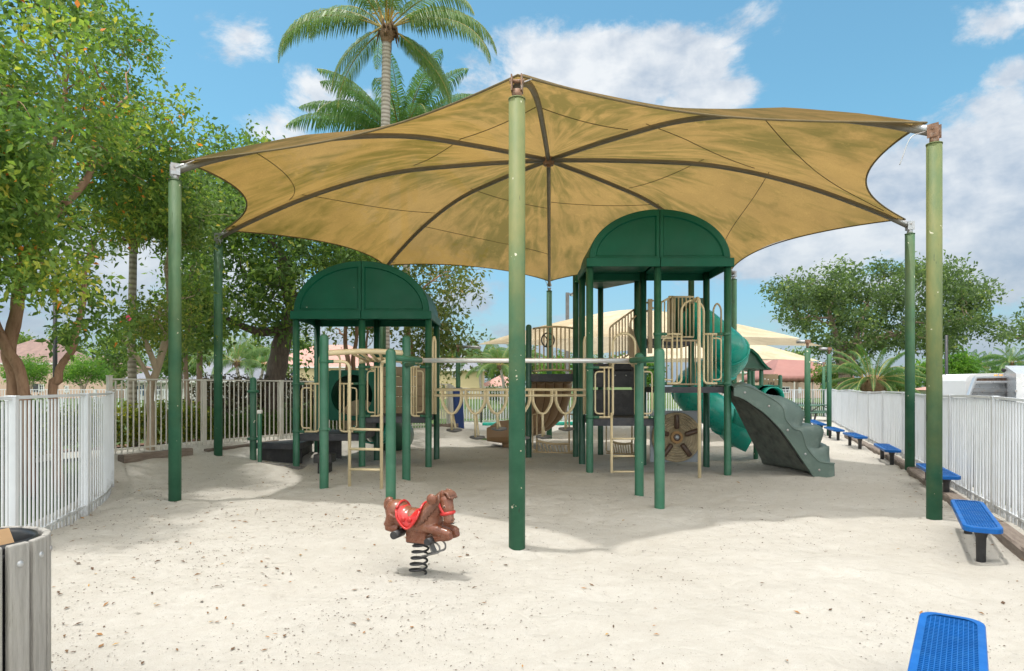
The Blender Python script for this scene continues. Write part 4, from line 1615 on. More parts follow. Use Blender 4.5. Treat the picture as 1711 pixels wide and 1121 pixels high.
def grate(parent, d, x0, x1, yb, yt0, yt1, xo0, ytop, n=9):
    """low cream panel: hooped end posts, a lower rail and leaning slats under a dipping top rail"""
    mb = MB()
    p = lambda px, py: at(px, py, d)
    mb.tube([p(x0, ytop), p(x0, yb)], .02, 8)
    mb.tube(fillet([p(x0, ytop + 5), p(xo0, ytop + 5), p(xo0, yb - 3), p(x0, yb - 3)], .08), .016, 8)
    mb.tube([p(x1, ytop), p(x1, yb + 1)], .02, 8)
    e = x1 + (x0 - xo0)
    mb.tube(fillet([p(x1, ytop + 5), p(e, ytop + 5), p(e, yb - 1), p(x1, yb - 1)], .08), .016, 8)
    mb.tube([p(xo0, yb), p(e, yb + 2)], .018, 8)
    tops = [p(x0 + (x1 - x0) * k / 12, yt0 + (yt1 - yt0) * k / 12 + 3.0 * math.sin(PI * k / 12)) for k in range(13)]
    mb.tube(tops, .026, 8)
    for k in range(n):
        t = (k + .5) / n
        a = p(x0 + (x1 - x0) * t, yt0 + (yt1 - yt0) * t + 2)
        mb.tube([a, p(x0 + (x1 - x0) * min(1, t + .1 * (1 - t) + .03), yb + 1)], .013, 6)
    return mb.build('low_panel', M['cream_dull'], parent)


def high_tower():
    root = thing('play_tower', 'higher play tower under the right arched green roof, with slides and a rock climber', 'play tower', (2.7, 12.6, 0))
    d0, d1, d2 = 11.9, 13.2, 14.5
    X = [1.43, 2.68, 3.97]
    for x in X:
        post(x, d0, 3.98, root, 'post', dome=False)
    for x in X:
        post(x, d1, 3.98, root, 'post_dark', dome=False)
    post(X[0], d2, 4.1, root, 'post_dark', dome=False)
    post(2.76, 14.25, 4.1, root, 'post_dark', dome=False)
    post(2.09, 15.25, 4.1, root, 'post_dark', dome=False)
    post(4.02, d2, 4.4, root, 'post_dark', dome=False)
    post(xa(883.5, 14.6), 14.6, za(542, 14.6), root, 'post_dark')
    arch_roof(root, X[0] - .02, X[2] + .02, d0 - .10, d1 + .10, 3.80, 4.86)
    # flat three-cornered roof behind, on the left
    mb = MB()
    tri = [(1.36, 14.36), (2.9, 14.12), (2.09, 15.45)]
    mb.prism(tri, lambda u, v: Vector((u, v, 3.93)), lambda u, v: Vector((u + (2.1 - u) * .08, v + (14.7 - v) * .08, 4.09)))
    bevel(fixn(mb.build('corner_roof', M['roof'], root)), .02)

    def deck(pts, zt, th=.15):
        mb = MB()
        mb.prism(pts, lambda u, v: Vector((u, v, zt - th)), lambda u, v: Vector((u, v, zt)))
        return bevel(fixn(mb.build('deck', M['deck'], root)), .012)
    rect = lambda x0, x1, y0, y1: [(x0, y0), (x1, y0), (x1, y1), (x0, y1)]
    deck(rect(X[0] + .04, X[1] - .03, d0 + .03, d1), 1.04)
    deck(rect(X[1] + .03, X[2] - .04, d0 + .03, d1), 1.61, .11)
    deck(rect(xa(886, 14.6) - .02, X[0] - .05, 14.55, 15.9), 1.90, .17)
    deck([(1.5, 14.4), (2.75, 14.2), (2.09, 15.2)], 2.1)
    deck(rect(2.85, 4.0, 14.35, 15.5), 2.68, .15)
    # black stairs climbing from the low deck
    mb = MB()
    xl, xr = X[0] + .12, X[1] - .1
    mb.box(((xl + xr) / 2, 13.24, 1.29), (xr - xl, .05, .52))
    bevel(mb.build('stair_riser', M['black'], root), .008)
    z, y = 1.60, 13.5
    for k, hh in ((0, .34), (1, .13)):
        mb = MB()
        mb.box(((xl + xr) / 2, y + .14, z + hh / 2), (xr - xl, .05, hh))
        mb.box(((xl + xr) / 2, y + .32, z + hh - .02), (xr - xl, .30, .04))
        st = bevel(mb.build('stair_riser', M['black'], root), .006)
        if k == 0:
            mb = MB()
            for xx in (xl + .2, xl + .62, xl + .85):
                mb.ball((xx, y + .112, z + .25), .017)
            mb.build('bolt', M['galv'], st)
        z += hh + .04; y += .34
    for s, xx in ((-1, xl - .02), (1, xr + .02)):
        mb = MB(); mb.bar((xx, 13.2, 1.15), (xx, 14.4, 2.05), .04, .16); mb.build('stringer', M['black'], root)
    # stair hand rail with upright bars
    mb = MB()
    a0, a1 = at(1019, 546, 13.5), at(1064, 514, 14.4)
    b0_, b1 = at(1019, 612, 13.5), at(1064, 584, 14.4)
    mb.tube(fillet([b0_, a0 + Vector((0, 0, -.02)), a0.lerp(a1, .08), a1], .1), .021, 8)
    mb.tube([b0_, b1], .018, 8)
    for k in range(1, 9):
        t = k / 9
        mb.tube([a0.lerp(a1, t), b0_.lerp(b1, t)], .015, 6)
    mb.tube(fillet([at(1053, 600, 14.0), at(1053, 536, 14.0), at(1062, 528, 14.2)], .1), .02, 8)
    mb.build('stair_rail', M['cream_dull'], root)
    mb = MB()
    mb.prism([(1051, 545), (1057, 550), (1069, 585), (1069, 620), (1055, 612), (1051, 600)], lambda u, v: at(u, v, 13.42), lambda u, v: at(u, v, 13.46))
    fixn(mb.build('stair_side', M['tan'], root))
    mb = MB(); mb.box(at(1086, 545, 14.3), (.09, .09, 1.2)); mb.tube([at(1080, 506, 14.3), at(1092, 502, 14.3)], .02, 6); mb.tube([at(1080, 520, 14.3), at(1092, 514, 14.3)], .02, 6); mb.build('rail_post', M['cream_dull'], root)
    # bowed guard with a play steering wheel
    mb = MB()
    xs0, xs1 = 891, 962
    rows = {}
    for nm, py, am in (('t', 549, 4.0), ('b', 620, 2.5)):
        pts = []
        for k in range(21):
            t = k / 20
            q = math.sin(PI * t)
            p = at(xs0 + (xs1 - xs0) * t, py - am * q * .8, 14.6 - .32 * q)
            pts.append(p)
        rows[nm] = pts
        mb.tube(pts, .022, 8)
    for k in range(1, 20, 2):
        mb.tube([rows['t'][k], rows['b'][k]], .017, 6)
    g = mb.build('bowed_guard', M['cream_dull'], root)
    c = at(915.5, 568, 14.35)
    mb = MB()
    ring = [c + Vector((.14 * math.cos(2 * PI * k / 28), 0, .155 * math.sin(2 * PI * k / 28))) for k in range(28)]
    mb.tube(ring, .016, 7, closed=True)
    for a in (10, 130, 250):
        mb.tube([c, c + Vector((.14 * math.cos(R(a)), 0, .155 * math.sin(R(a))))], .013, 6)
    mb.ball(c, .035)
    mb.build('steering_wheel', M['black'], root)
    # low cream panels near the sand
    grate(root, 14.5, 897, 951, 755, 736, 741, 890, 687)
    grate(root, 15.0, 1021, 1056, 757, 737, 740, 1013, 690, 8)
    # door guards
    doorway(root, d0, 985.5, 1098.5, 1024, 1061.5, 697, 614, 557)
    doorway(root, d0, 1098.5, 1214, 1138.5, 1176, 640.5, 558, 502)
    # ladder below the left doorway, and the tall pole below the right one
    la = [at(1022, 690, 11.7), at(1022, 790, 11.35)]
    MB().tube(la, .024, 9).build('ladder_rail', M['cream'], root)
    lb = [at(1064, 690, 11.7), at(1064, 788, 11.35)]
    MB().tube(lb, .024, 9).build('ladder_rail', M['cream'], root)
    for py in (733, 762, 788):
        MB().tube([at(1022, py, 11.5), at(1064, py, 11.5)], .018, 8).build('rung', M['cream'], root)
    MB().tube(fillet([at(1157, 505, 11.75), at(1168, 495, 11.5), at(1168, 560, 11.4), at(1169, 803, 11.25)], .12), .03, 10).build('fire_pole', M['cream'], root)
    # second line of bars behind the right bay
    mb = MB()
    mb.tube([at(1107, 569, d1), at(1168, 569, d1)], .02, 8); mb.tube([at(1107, 642, d1), at(1168, 642, d1)], .02, 8)
    for x in (1114, 1122, 1131, 1146, 1154, 1162):
        mb.tube([at(x, 569, d1), at(x, 642, d1)], .015, 6)
    mb.build('back_guard', M['cream_dull'], root)
    mb = MB()
    for x in (1186, 1190, 1196, 1205):
        mb.tube([at(x, 560, d1), at(x, 640, d1)], .016, 6)
    mb.tube(fillet([at(1192, 560, d1), at(1192, 515, d1), at(1198.5, 505, d1), at(1205, 515, d1), at(1205, 560, d1)], .08), .02, 8)
    mb.tube([at(1184, 560, d1), at(1209, 560, d1)], .018, 8); mb.tube([at(1184, 640, d1), at(1209, 640, d1)], .018, 8)
    mb.build('side_guard', M['cream_dull'], root)
    # barred guard round the tube mouth
    mb = MB()
    dd = 14.35
    front = [at(x, 496, dd) for x in (1121, 1159)]
    sidep = [at(1105, 505, dd - .25), at(1121, 496, dd)]
    for a, b, lo in ((sidep[0], sidep[1], 563), (front[0], front[1], 563)):
        mb.tube([a, b], .022, 8)
        a2, b2 = Vector((a.x, a.y, za(lo, a.y))), Vector((b.x, b.y, za(lo, b.y)))
        mb.tube([a2, b2], .02, 8)
        n = 3 if a is sidep[0] else 6
        for k in range(n + 1):
            mb.tube([a.lerp(b, k / n), a2.lerp(b2, k / n)], .016, 6)
    mb.box(at(1121, 530, dd + .05), (.1, .08, .95))
    mb.build('tube_guard', M['cream'], root)

    # spiral tube slide
    hx, hy = xa(1188, 14.9), 14.95
    mb = MB()
    mb.box((xa(1147, 15.1), 15.1, za(532, 15.1)), (.85, .06, .95))
    hood = mb.build('tube_hood', M['post_dark'], root)
    pts = [Vector((xa(1150, 15.0), 15.0, za(528, 15.0))), Vector((xa(1175, 14.8), 14.8, za(545, 14.8)))]
    r_h = .46
    zs, ze = 2.62, .78
    turns = 1.12
    for k in range(0, 31):
        t = k / 30
        a = R(-75) + 2 * PI * turns * t
        pts.append(Vector((hx + r_h * math.cos(a), hy + r_h * math.sin(a) * 1.0, zs + (ze - zs) * t)))
    pts += [Vector((hx + .42, hy - .60, .66)), Vector((hx + .72, hy - .70, .52))]
    body = MB().tube(pts, .385, 28, caps=False).build('tube_slide', M['teal'], root)
    mb = MB()
    for i in range(5, len(pts) - 3, 5):
        p, q = pts[i], pts[i + 1]
        d = (q - p).normalized() * .035
        mb.tube([p - d, p - d * .9, p + d * .9, p + d], [.385, .42, .42, .385], 28, caps=False)
        ref = d.orthogonal().normalized()
        bn = d.normalized().cross(ref)
        for k in range(10):
            a = 2 * PI * k / 10
            mb.ball(p + (ref * math.cos(a) + bn * math.sin(a)) * .425, .012, 6, 4)
    mb.build('joint_flange', M['teal'], body)
    # open run-out chute
    P = []
    base = [Vector((hx + .18, hy - .62, .78)), Vector((hx + .5, hy - .72, .56)), Vector((hx + .8, hy - .8, .44)), Vector((hx + 1.05, hy - .84, .40))]
    for p in catmull(base, 5):
        row = []
        for k in range(17):
            a = PI + PI * k / 16
            row.append(p + Vector((-.1 * math.cos(a) * .3, math.cos(a) * .36, .36 + math.sin(a) * .42)))
        P.append(row)
    mb = MB(); mb.grid(P)
    ch = mb.build('chute', M['teal'], root)
    sm = ch.modifiers.new('t', 'SOLIDIFY'); sm.thickness = .03
    sm2 = MB().cyl((hx + .75, hy - .8, -.1), (hx + .75, hy - .8, .42), .05, .05, 12).build('chute_leg', M['post_f3'], root)

    # triple wave slide running down behind the left deck and curving left
    path = catmull([(.93, 15.8, 1.86), (.95, 16.15, 1.76), (.93, 16.6, 1.30), (.80, 17.0, .80), (.45, 17.35, .45), (-.1, 17.5, .30), (-.62, 17.55, .34)], 7)
    P, Q, side0, side1 = [], [], [], []
    m = len(path)
    nl = 61
    for i, p in enumerate(path):
        t = (path[min(i + 1, m - 1)] - path[max(0, i - 1)])
        t.z = 0; t.normalize()
        s = Vector((-t.y, t.x, 0))
        row, row2 = [], []
        for k in range(nl):
            u = k / (nl - 1)
            w = (u - .5) * 1.12
            lobe = abs(math.sin(PI * u * 5))
            lip = (.16 + (.24 * sstep(.35, .7, i / m) * (1 - sstep(.86, .99, i / m)) if u > .5 else 0)) * max(0, abs(u - .5) * 2 - .84) / .16
            row.append(p + s * w + Vector((0, 0, .02 + lip)))
            row2.append(p + s * w + Vector((0, 0, -.05 - .085 * lobe ** .45 - .04 + lip * .2)))
        P.append(row); Q.append(row2)
    mb = MB()
    mb.grid(P); mb.grid(Q, flip=True)
    for c_ in (0, -1):
        mb.grid([[r_[c_] for r_ in P], [r_[c_] for r_ in Q]])
    mb.grid([P[0], Q[0]]); mb.grid([P[-1], Q[-1]])
    wv = fixn(mb.build('wave_slide', M['brown'], root))
    mb = MB()
    for e in range(1, 5):
        k = int(e * 12)
        mb.tube([r_[k] + Vector((0, 0, .012)) for r_ in Q], .02, 6)
    mb.build('underside_groove', M['groove'], wv)
    mb = MB(); mb.box((-.14, 17.45, .06), (.20, .4, .36), taper=1.5); bevel(mb.build('slide_foot', M['brown'], wv), .05, 3)

    # drum panel with paddles on the back row
    y = 13.15
    cx_, cz = xa(1129, y), za(730, y)
    mb = MB()
    mb.box((cx_, y, za(729, y)), (xa(1173, y) - xa(1087, y), .05, za(686, y) - za(772, y)))
    pn = bevel(mb.build('drum_panel', M['greyp'], root), .01)
    mb = MB()
    prof_ = [(0, 0)]
    rad = .485
    for k in range(6):
        r0 = .2 + k * .055
        prof_ += [(r0, 0.0), (r0 + .008, -.02), (r0 + .022, -.02), (r0 + .03, 0)]
    prof_ += [(rad, 0), (rad, .05)]
    o_ = MB().lathe([(r_, -z_) for r_, z_ in prof_], (0, 0, 0), 48)
    dr = o_.build('drum', M['drum'])
    dr.data.transform(Matrix.Rotation(R(90), 4, 'X'))
    fixn(dr)
    dr.parent = pn
    dr.location = Vector((cx_, y - .065, cz)) - LOC[pn]
    for k in range(5):
        a = R(90 + 72 * k)
        mb = MB()
        dv = Vector((math.cos(a), 0, math.sin(a)))
        mb.tube([dv * .17, dv * .19, dv * .44, dv * .46], [.03, .052, .052, .04], 14)
        p_ = mb.build('paddle', M['paddle'])
        p_.parent = dr
        p_.location = (0, -.03, 0)
    mb = MB()
    n = 40
    out = [((.115 if k % 2 else .13) * math.cos(2 * PI * k / n), (.115 if k % 2 else .13) * math.sin(2 * PI * k / n)) for k in range(n)]
    mb.prism(out, lambda u, v: Vector((u, -.045, v)), lambda u, v: Vector((u, .0, v)))
    gr = fixn(mb.build('gear_hub', M['gear'])); gr.parent = dr
    mb = MB(); mb.ball((0, -.05, 0), (.05, .03, .05)); b = mb.build('axle_cap', M['galv']); b.parent = dr
    mb = MB(); mb.lathe([(.075, -.01), (.07, .0), (.05, 0)], (0, 0, 0), 20); b = mb.build('axle_ring', M['paddle']); b.data.transform(Matrix.Rotation(R(90), 4, 'X')); b.parent = dr; b.location = (0, -.055, 0)
    rock_wall(root)


def rock_wall(root):
    """moulded climbing wall: stepped lumpy top, flat edge strips, hollow ribbed underside"""
    yn, yf = 11.55, 12.95
    top = [(3.97, 1.605), (4.10, 1.64), (4.27, 1.60), (4.46, 1.51), (4.65, 1.40), (4.78, 1.31), (4.86, 1.20), (4.885, 1.05), (4.97, .93), (5.05, .855), (5.16, .82), (5.21, .71), (5.25, .56), (5.33, .44), (5.42, .34), (5.52, .27), (5.76, .235)]
    bot = [(3.97, 1.45), (4.08, 1.42), (4.2, 1.36), (4.33, 1.27), (4.46, 1.18), (4.58, 1.08), (4.70, .96), (4.82, .83), (4.93, .68), (5.03, .54), (5.11, .42), (5.19, .30), (5.26, .20), (5.33, .10), (5.38, .02), (5.46, -.02), (5.76, -.03)]
    far = [(4.30, 1.42), (4.36, 1.34), (4.42, 1.25), (4.47, 1.16), (4.52, 1.06), (4.57, .96), (4.62, .86), (4.67, .76), (4.72, .66), (4.77, .56), (4.82, .46), (4.87, .36), (4.92, .26), (4.97, .16), (5.02, .07), (5.25, .0), (5.7, -.03)]
    n = len(top)
    topc = catmull([(x, 0, z) for x, z in top], 4)
    botc = catmull([(x, 0, z) for x, z in bot], 4)
    farc = catmull([(x, 0, z) for x, z in far], 4)
    m = len(topc)
    nw = 26
    inner = [(3.97, 1.62), (4.12, 1.70), (4.32, 1.69), (4.52, 1.60), (4.70, 1.50), (4.92, 1.40), (5.09, 1.25), (5.13, 1.10), (5.13, .92), (5.20, .89), (5.38, .86), (5.45, .74), (5.43, .52), (5.50, .49), (5.61, .45), (5.66, .30), (5.76, .235)]
    innc = catmull([(x, 0, z) for x, z in inner], 4)
    P = []
    for i in range(m):
        row = []
        for k in range(nw + 1):
            u = k / nw
            y = yn + (yf - yn) * u
            edge = min(1, min(u, 1 - u) / .12)
            edge = edge * edge * (3 - 2 * edge)
            x, z = topc[i].x, topc[i].z
            wob = .8 + .5 * noise.noise((i * .11, y * 2.2, 4.0))
            e = edge * (.45 + (.70 + .75 * wob) * sstep(.2, .42, i / m))
            n1 = (noise.noise((x * 5, y * 5, z * 5)) * .05 + abs(noise.noise((x * 9, y * 9, z * 9))) * .03) * edge * (1 - sstep(.92, 1, i / m))
            row.append(Vector((x + (innc[i].x - x) * e + n1 * .6, y, z + (innc[i].z - z) * e + n1)))
        P.append(row)
    mb = MB()
    mb.grid(P, True)
    o1 = mb.build('climbing_face', M['rock'], root)
    MB().tube([Vector((p.x + .016, yn + .022, p.z + .004)) for p in topc], .012, 6).build('face_seam', M['rock_under'], o1)
    # near and far edge strips, as slabs
    mb = MB()
    for yy, th, lower in ((yn, .05, botc), (yf, -.05, [Vector(((a.x + b.x) / 2, 0, (a.z * .45 + b.z * .55))) for a, b in zip(topc, farc)])):
        a = [Vector((p.x, yy, p.z)) for p in topc]
        b = [Vector((p.x, yy, p.z)) for p in lower]
        a2 = [p + Vector((0, th, 0)) for p in a]; b2 = [p + Vector((0, th, 0)) for p in b]
        mb.grid([a, b]); mb.grid([a2, b2], flip=True); mb.grid([b, b2])
        # raised lip along the top edge
        mb.tube([Vector((p.x, yy + .004, p.z)) for p in topc], .016, 6)
    mb.add([Vector((5.76, yn, .235)), Vector((5.76, yf, .235)), Vector((5.77, yf, -.05)), Vector((5.77, yn, -.05))], [(0, 1, 2, 3)])
    o2 = mb.build('edge_strip', M['rock'], root)
    fixn(o2)
    mb = MB()
    for i in (6, 17, 31, 47, 60):
        a, b = topc[i], botc[i]
        mb.ball((a.x * .5 + b.x * .5, yn - .002, a.z * .5 + b.z * .5), (.022, .012, .022), 10, 6)
    mb.build('bolt', M['galv'], o2)
    # underside sheet, sagging between the two edges
    P = []
    for i in range(m):
        row = []
        for k in range(15):
            u = k / 14
            a = Vector((botc[i].x, yn + .05, botc[i].z + .06)); b = Vector((farc[i].x, yf - .05, farc[i].z))
            p = a.lerp(b, u)
            q = math.sin(PI * u)
            w = .10 * q * (1 - .4 * i / m) + .05 * q * noise.noise((p.x * 4, p.y * 5, p.z * 1.5))
            row.append(p + Vector((.3 * w, 0, w * .6)))
        P.append(row)
    mb = MB(); mb.grid(P, True)
    mb.build('underside', M['rock_under'], root)
    mb = MB()
    pts = [Vector((botc[i].x - .02, yn + .10, botc[i].z + .02)) for i in range(4, m - 16)]
    mb.tube(pts, .012, 5)
    mb.build('underside_seam', M['black'], root)


high_tower()


# ------------------------------------------------------------------ spring horse
def spring_horse():
    gx, gy = xa(697, 5.66), 5.66
    gz = zg(gx, gy)
    root = thing('spring_horse', 'brown plastic spring horse with red saddle and bridle on a black coil', 'spring rider', (gx, gy, gz))
    root.rotation_euler = (0, 0, R(-24))
    c = 1 / math.cos(R(24))

    def part(mb, name, m, parent=root):
        o = mb.build(name, M[m])
        o.parent = parent
        return o
    Y = Matrix.Rotation

    def V(x, z, y=0):
        return Vector((x * c, y, z))
    mb = MB()
    # trunk: rump, belly, chest
    mb.ball(V(-.185, .545), (.108, .112, .102), 24, 16)
    mb.ball(V(-.12, .50), (.125, .108, .10), 24, 16)
    mb.ball(V(-.02, .475), (.155, .108, .11), 24, 16)
    mb.ball(V(.075, .475), (.13, .112, .12), 24, 16)
    mb.ball(V(.135, .50), (.10, .10, .12), 24, 16)
    # neck and head
    mb.tube(catmull([V(.10, .52), V(.165, .585), V(.215, .655), V(.245, .70)], 5), [.105, .104, .102, .100, .098, .094, .09, .086, .083, .08, .076, .072, .070, .067, .064, .062], 18)
    mb.ball(V(.268, .675, -.015), (.068, .066, .062), 20, 14)
    mb.tube([V(.275, .68, -.02), V(.295, .61, -.03), V(.305, .555, -.035), V(.310, .515, -.04), V(.312, .495, -.04)], [.06, .055, .046, .046, .036], 18)
    mb.ball(V(.312, .512, -.04), (.047, .044, .034), 16, 12)
    # ears
    mb.ball(V(.255, .735, .045), (.02, .014, .036), 10, 8); mb.ball(V(.262, .735, -.06), (.02, .014, .036), 10, 8)
    # folded front legs
    for s in (-1, 1):
        y = s * .05
        mb.tube(catmull([V(.12, .445, y), V(.21, .425, y * 1.2), V(.30, .405, y * 1.25), V(.335, .395, y * 1.2)], 4), [.055] * 2 + [.05] * 4 + [.043] * 4 + [.036] * 3, 14)
        mb.tube(catmull([V(.338, .392, y * 1.2), V(.30, .372, y * 1.2), V(.23, .362, y * 1.1), V(.19, .352, y)], 4), [.036] * 4 + [.034] * 5 + [.036] * 4, 14)
        # hind legs
        mb.tube(catmull([V(-.18, .52, y), V(-.215, .46, y * 1.2), V(-.25, .418, y * 1.2)], 4), [.075, .07, .066, .06, .054, .048, .043, .04, .038], 14)
        mb.tube(catmull([V(-.252, .412, y * 1.2), V(-.2, .402, y * 1.15), V(-.14, .402, y * 1.05)], 4), [.038] * 5 + [.036] * 4, 14)
    # block that sits on the spring
    mb.box(V(.02, .36), (.20, .13, .14))
    # tail
    mb.tube(catmull([V(-.235, .60), V(-.262, .63), V(-.285, .60), V(-.278, .54), V(-.285, .50)], 5), [.03] * 4 + [.036] * 5 + [.034] * 5 + [.028] * 4 + [.02] * 3, 12)
    body = part(mb, 'horse_body', 'horse')
    rm = body.modifiers.new('fuse', 'REMESH'); rm.mode = 'VOXEL'; rm.voxel_size = .0055; rm.use_smooth_shade = True
    sm = body.modifiers.new('soft', 'SMOOTH'); sm.iterations = 6; sm.factor = .6
    # saddle: a shell over the back
    P = []
    for i in range(15):
        t = i / 14
        x = -.135 + .22 * t
        row = []
        for k in range(25):
            u = k / 24 * 2 - 1
            reach = .95 + .72 * math.sin(PI * t) ** .42
            a = u * reach
            top = .575 + .055 * (2 * t - 1) ** 2 * (1.1 if t > .5 else 1)
            ry = .113
            z = top - .125 * (1 - math.cos(a))* 1.0
            flare = .006 + .008 * math.exp(-((abs(u) - .95) / .06) ** 2)
            row.append(V(x, z, (ry + flare) * math.sin(min(PI / 2, abs(a))) * (1 if u >= 0 else -1)) + Vector((0, 0, -max(0, abs(a) - PI / 2) * .12 if abs(a) > PI / 2 else 0)))
        P.append(row)
    mb = MB(); mb.grid(P)
    sd = part(mb, 'saddle', 'red')
    so = sd.modifiers.new('t', 'SOLIDIFY'); so.thickness = .014; so.offset = 1
    ss = sd.modifiers.new('s', 'SUBSURF'); ss.levels = 1; ss.render_levels = 1
    mb = MB()
    edge = [P[i][0] for i in range(15)]; edge2 = [P[i][-1] for i in range(15)]
    for e, s in ((edge, -1), (edge2, 1)):
        mb.tube([p + Vector((0, s * .008, 0)) for p in e], .010, 8)
    for e in (P[0], P[-1]):
        mb.tube([p + Vector((0, 0, .008)) for p in e], .011, 8)
    for xx in (-.065, -.005):
        for s in (-1, 1):
            mb.lathe([(.0, .012), (.014, .012), (.018, .006), (.022, .012), (.026, .004), (.026, -.01)], (0, 0, 0), 14) if False else mb.ball(V(xx, .50, s * .118), (.022, .010, .022), 12, 8)
    part(mb, 'saddle_trim', 'red', sd)
    # bridle
    mb = MB()
    ring = [V(.298 + .058 * math.cos(a) * .95, .572 + .012 * math.cos(a), -.032 + .056 * math.sin(a)) for a in [2 * PI * k / 24 for k in range(24)]]
    mb.tube(ring, .0085, 8, closed=True, flat=1.7)
    for s in (-1, 1):
        mb.tube(catmull([V(.29, .572, -.03 + s * .056), V(.258, .62, -.02 + s * .064), V(.235, .685, -.01 + s * .068), V(.235, .725, -.005 + s * .05)], 5), .0085, 8, flat=1.5)
    part(mb, 'bridle', 'red')
    # mane and forelock as wavy locks
    mb = MB()
    for k in range(15):
        t = k / 14
        x0, z0 = .225 - .145 * t, .745 - .175 * t
        for s in (-1, 1):
            y0 = s * random.uniform(.01, .03)
            mb.tube(catmull([V(x0, z0 - .005, y0), V(x0 + .012, z0 - .03, s * (.07 + .015 * t)), V(x0 + .02, z0 - .075, s * (.088 + .018 * t)), V(x0 + .012 * random.uniform(-1, 2), z0 - .115, s * (.09 + .018 * t))], 4),
                    [.012] * 4 + [.015] * 4 + [.011] * 4 + [.004], 7)
    for k in range(9):
        y = -.055 + k * .0125
        mb.tube(catmull([V(.25, .745, y * .8), V(.30, .742, y), V(.325, .715, y * 1.15 - .005), V(.335 + .01 * random.random(), .685 + .02 * random.random(), y * 1.2 - .01)], 4), [.012] * 5 + [.014] * 4 + [.008] * 3 + [.003], 7)
    part(mb, 'mane', 'mane')
    # round hand grips through the head
    mb = MB()
    for s in (-1, 1):
        mb.cyl(V(.225, .70, s * .05), V(.212, .70, s * .14), .016, .016, 10)
        mb.lathe([(0, 0)], n=4) if False else mb.ball(V(.215, .70, s * .15), (.046, .026, .046), 18, 10)
    part(mb, 'hand_grip', 'horse')
    # eyes, nostrils, muzzle band
    for s in (-1, 1):
        mb = MB(); mb.ball(V(.292, .632, -.03 + s * .052), (.013, .008, .014), 12, 8); e = part(mb, 'eye', 'pink')
        mb = MB(); mb.ball(V(.295, .632, -.03 + s * .058), (.008, .005, .009), 10, 6); part(mb, 'pupil', 'black', e)
        mb = MB(); mb.ball(V(.350, .522, -.04 + s * .02), (.005, .005, .007), 8, 6); part(mb, 'nostril', 'black')
        # foot pegs
        mb = MB(); mb.cyl(V(-.115, .372, s * .04), V(-.108, .372, s * .19), .034, .034, 16); part(mb, 'foot_peg', 'black')
        mb = MB(); mb.cyl(V(.18, .338, s * .04), V(.18, .338, s * .16), .03, .03, 16); part(mb, 'foot_peg', 'black')
    mb = MB(); mb.tube([V(.345, .49, -.07), V(.352, .488, -.04), V(.345, .49, -.01)], .004, 6); part(mb, 'mouth', 'black')
    # coil
    pts = []
    turns = 5.3
    for k in range(int(turns * 22) + 1):
        t = k / (turns * 22)
        a = 2 * PI * turns * t
        r = .074 - .008 * t
        pts.append(V(.005 + .035 * t, .012 + .285 * t) + Vector((r * math.cos(a), r * math.sin(a), 0)))
    mb = MB(); mb.tube(pts, .0098, 8)
    part(mb, 'coil_spring', 'black')
    mb = MB(); mb.box(V(.03, .292), (.2, .12, .012)); mb.cyl(V(.03, .275), V(.03, .30), .06, .06, 18); part(mb, 'mount_plate', 'black')
    # foot rest bracket hanging in front of the spring
    mb = MB()
    mb.bar(V(.125, .29), V(.165, .205), .07, .014)
    for s in (-1, 1):
        mb.tube(fillet([V(.07, .18, s * .045), V(.23, .232, s * .05), V(.238, .275, s * .05), V(.205, .315, s * .05), V(.12, .298, s * .045)], .025), .008, 8)
    mb.tube([V(.23, .24, -.05), V(.23, .24, .05)], .008, 8)
    part(mb, 'foot_rest', 'lamp_grey')


spring_horse()

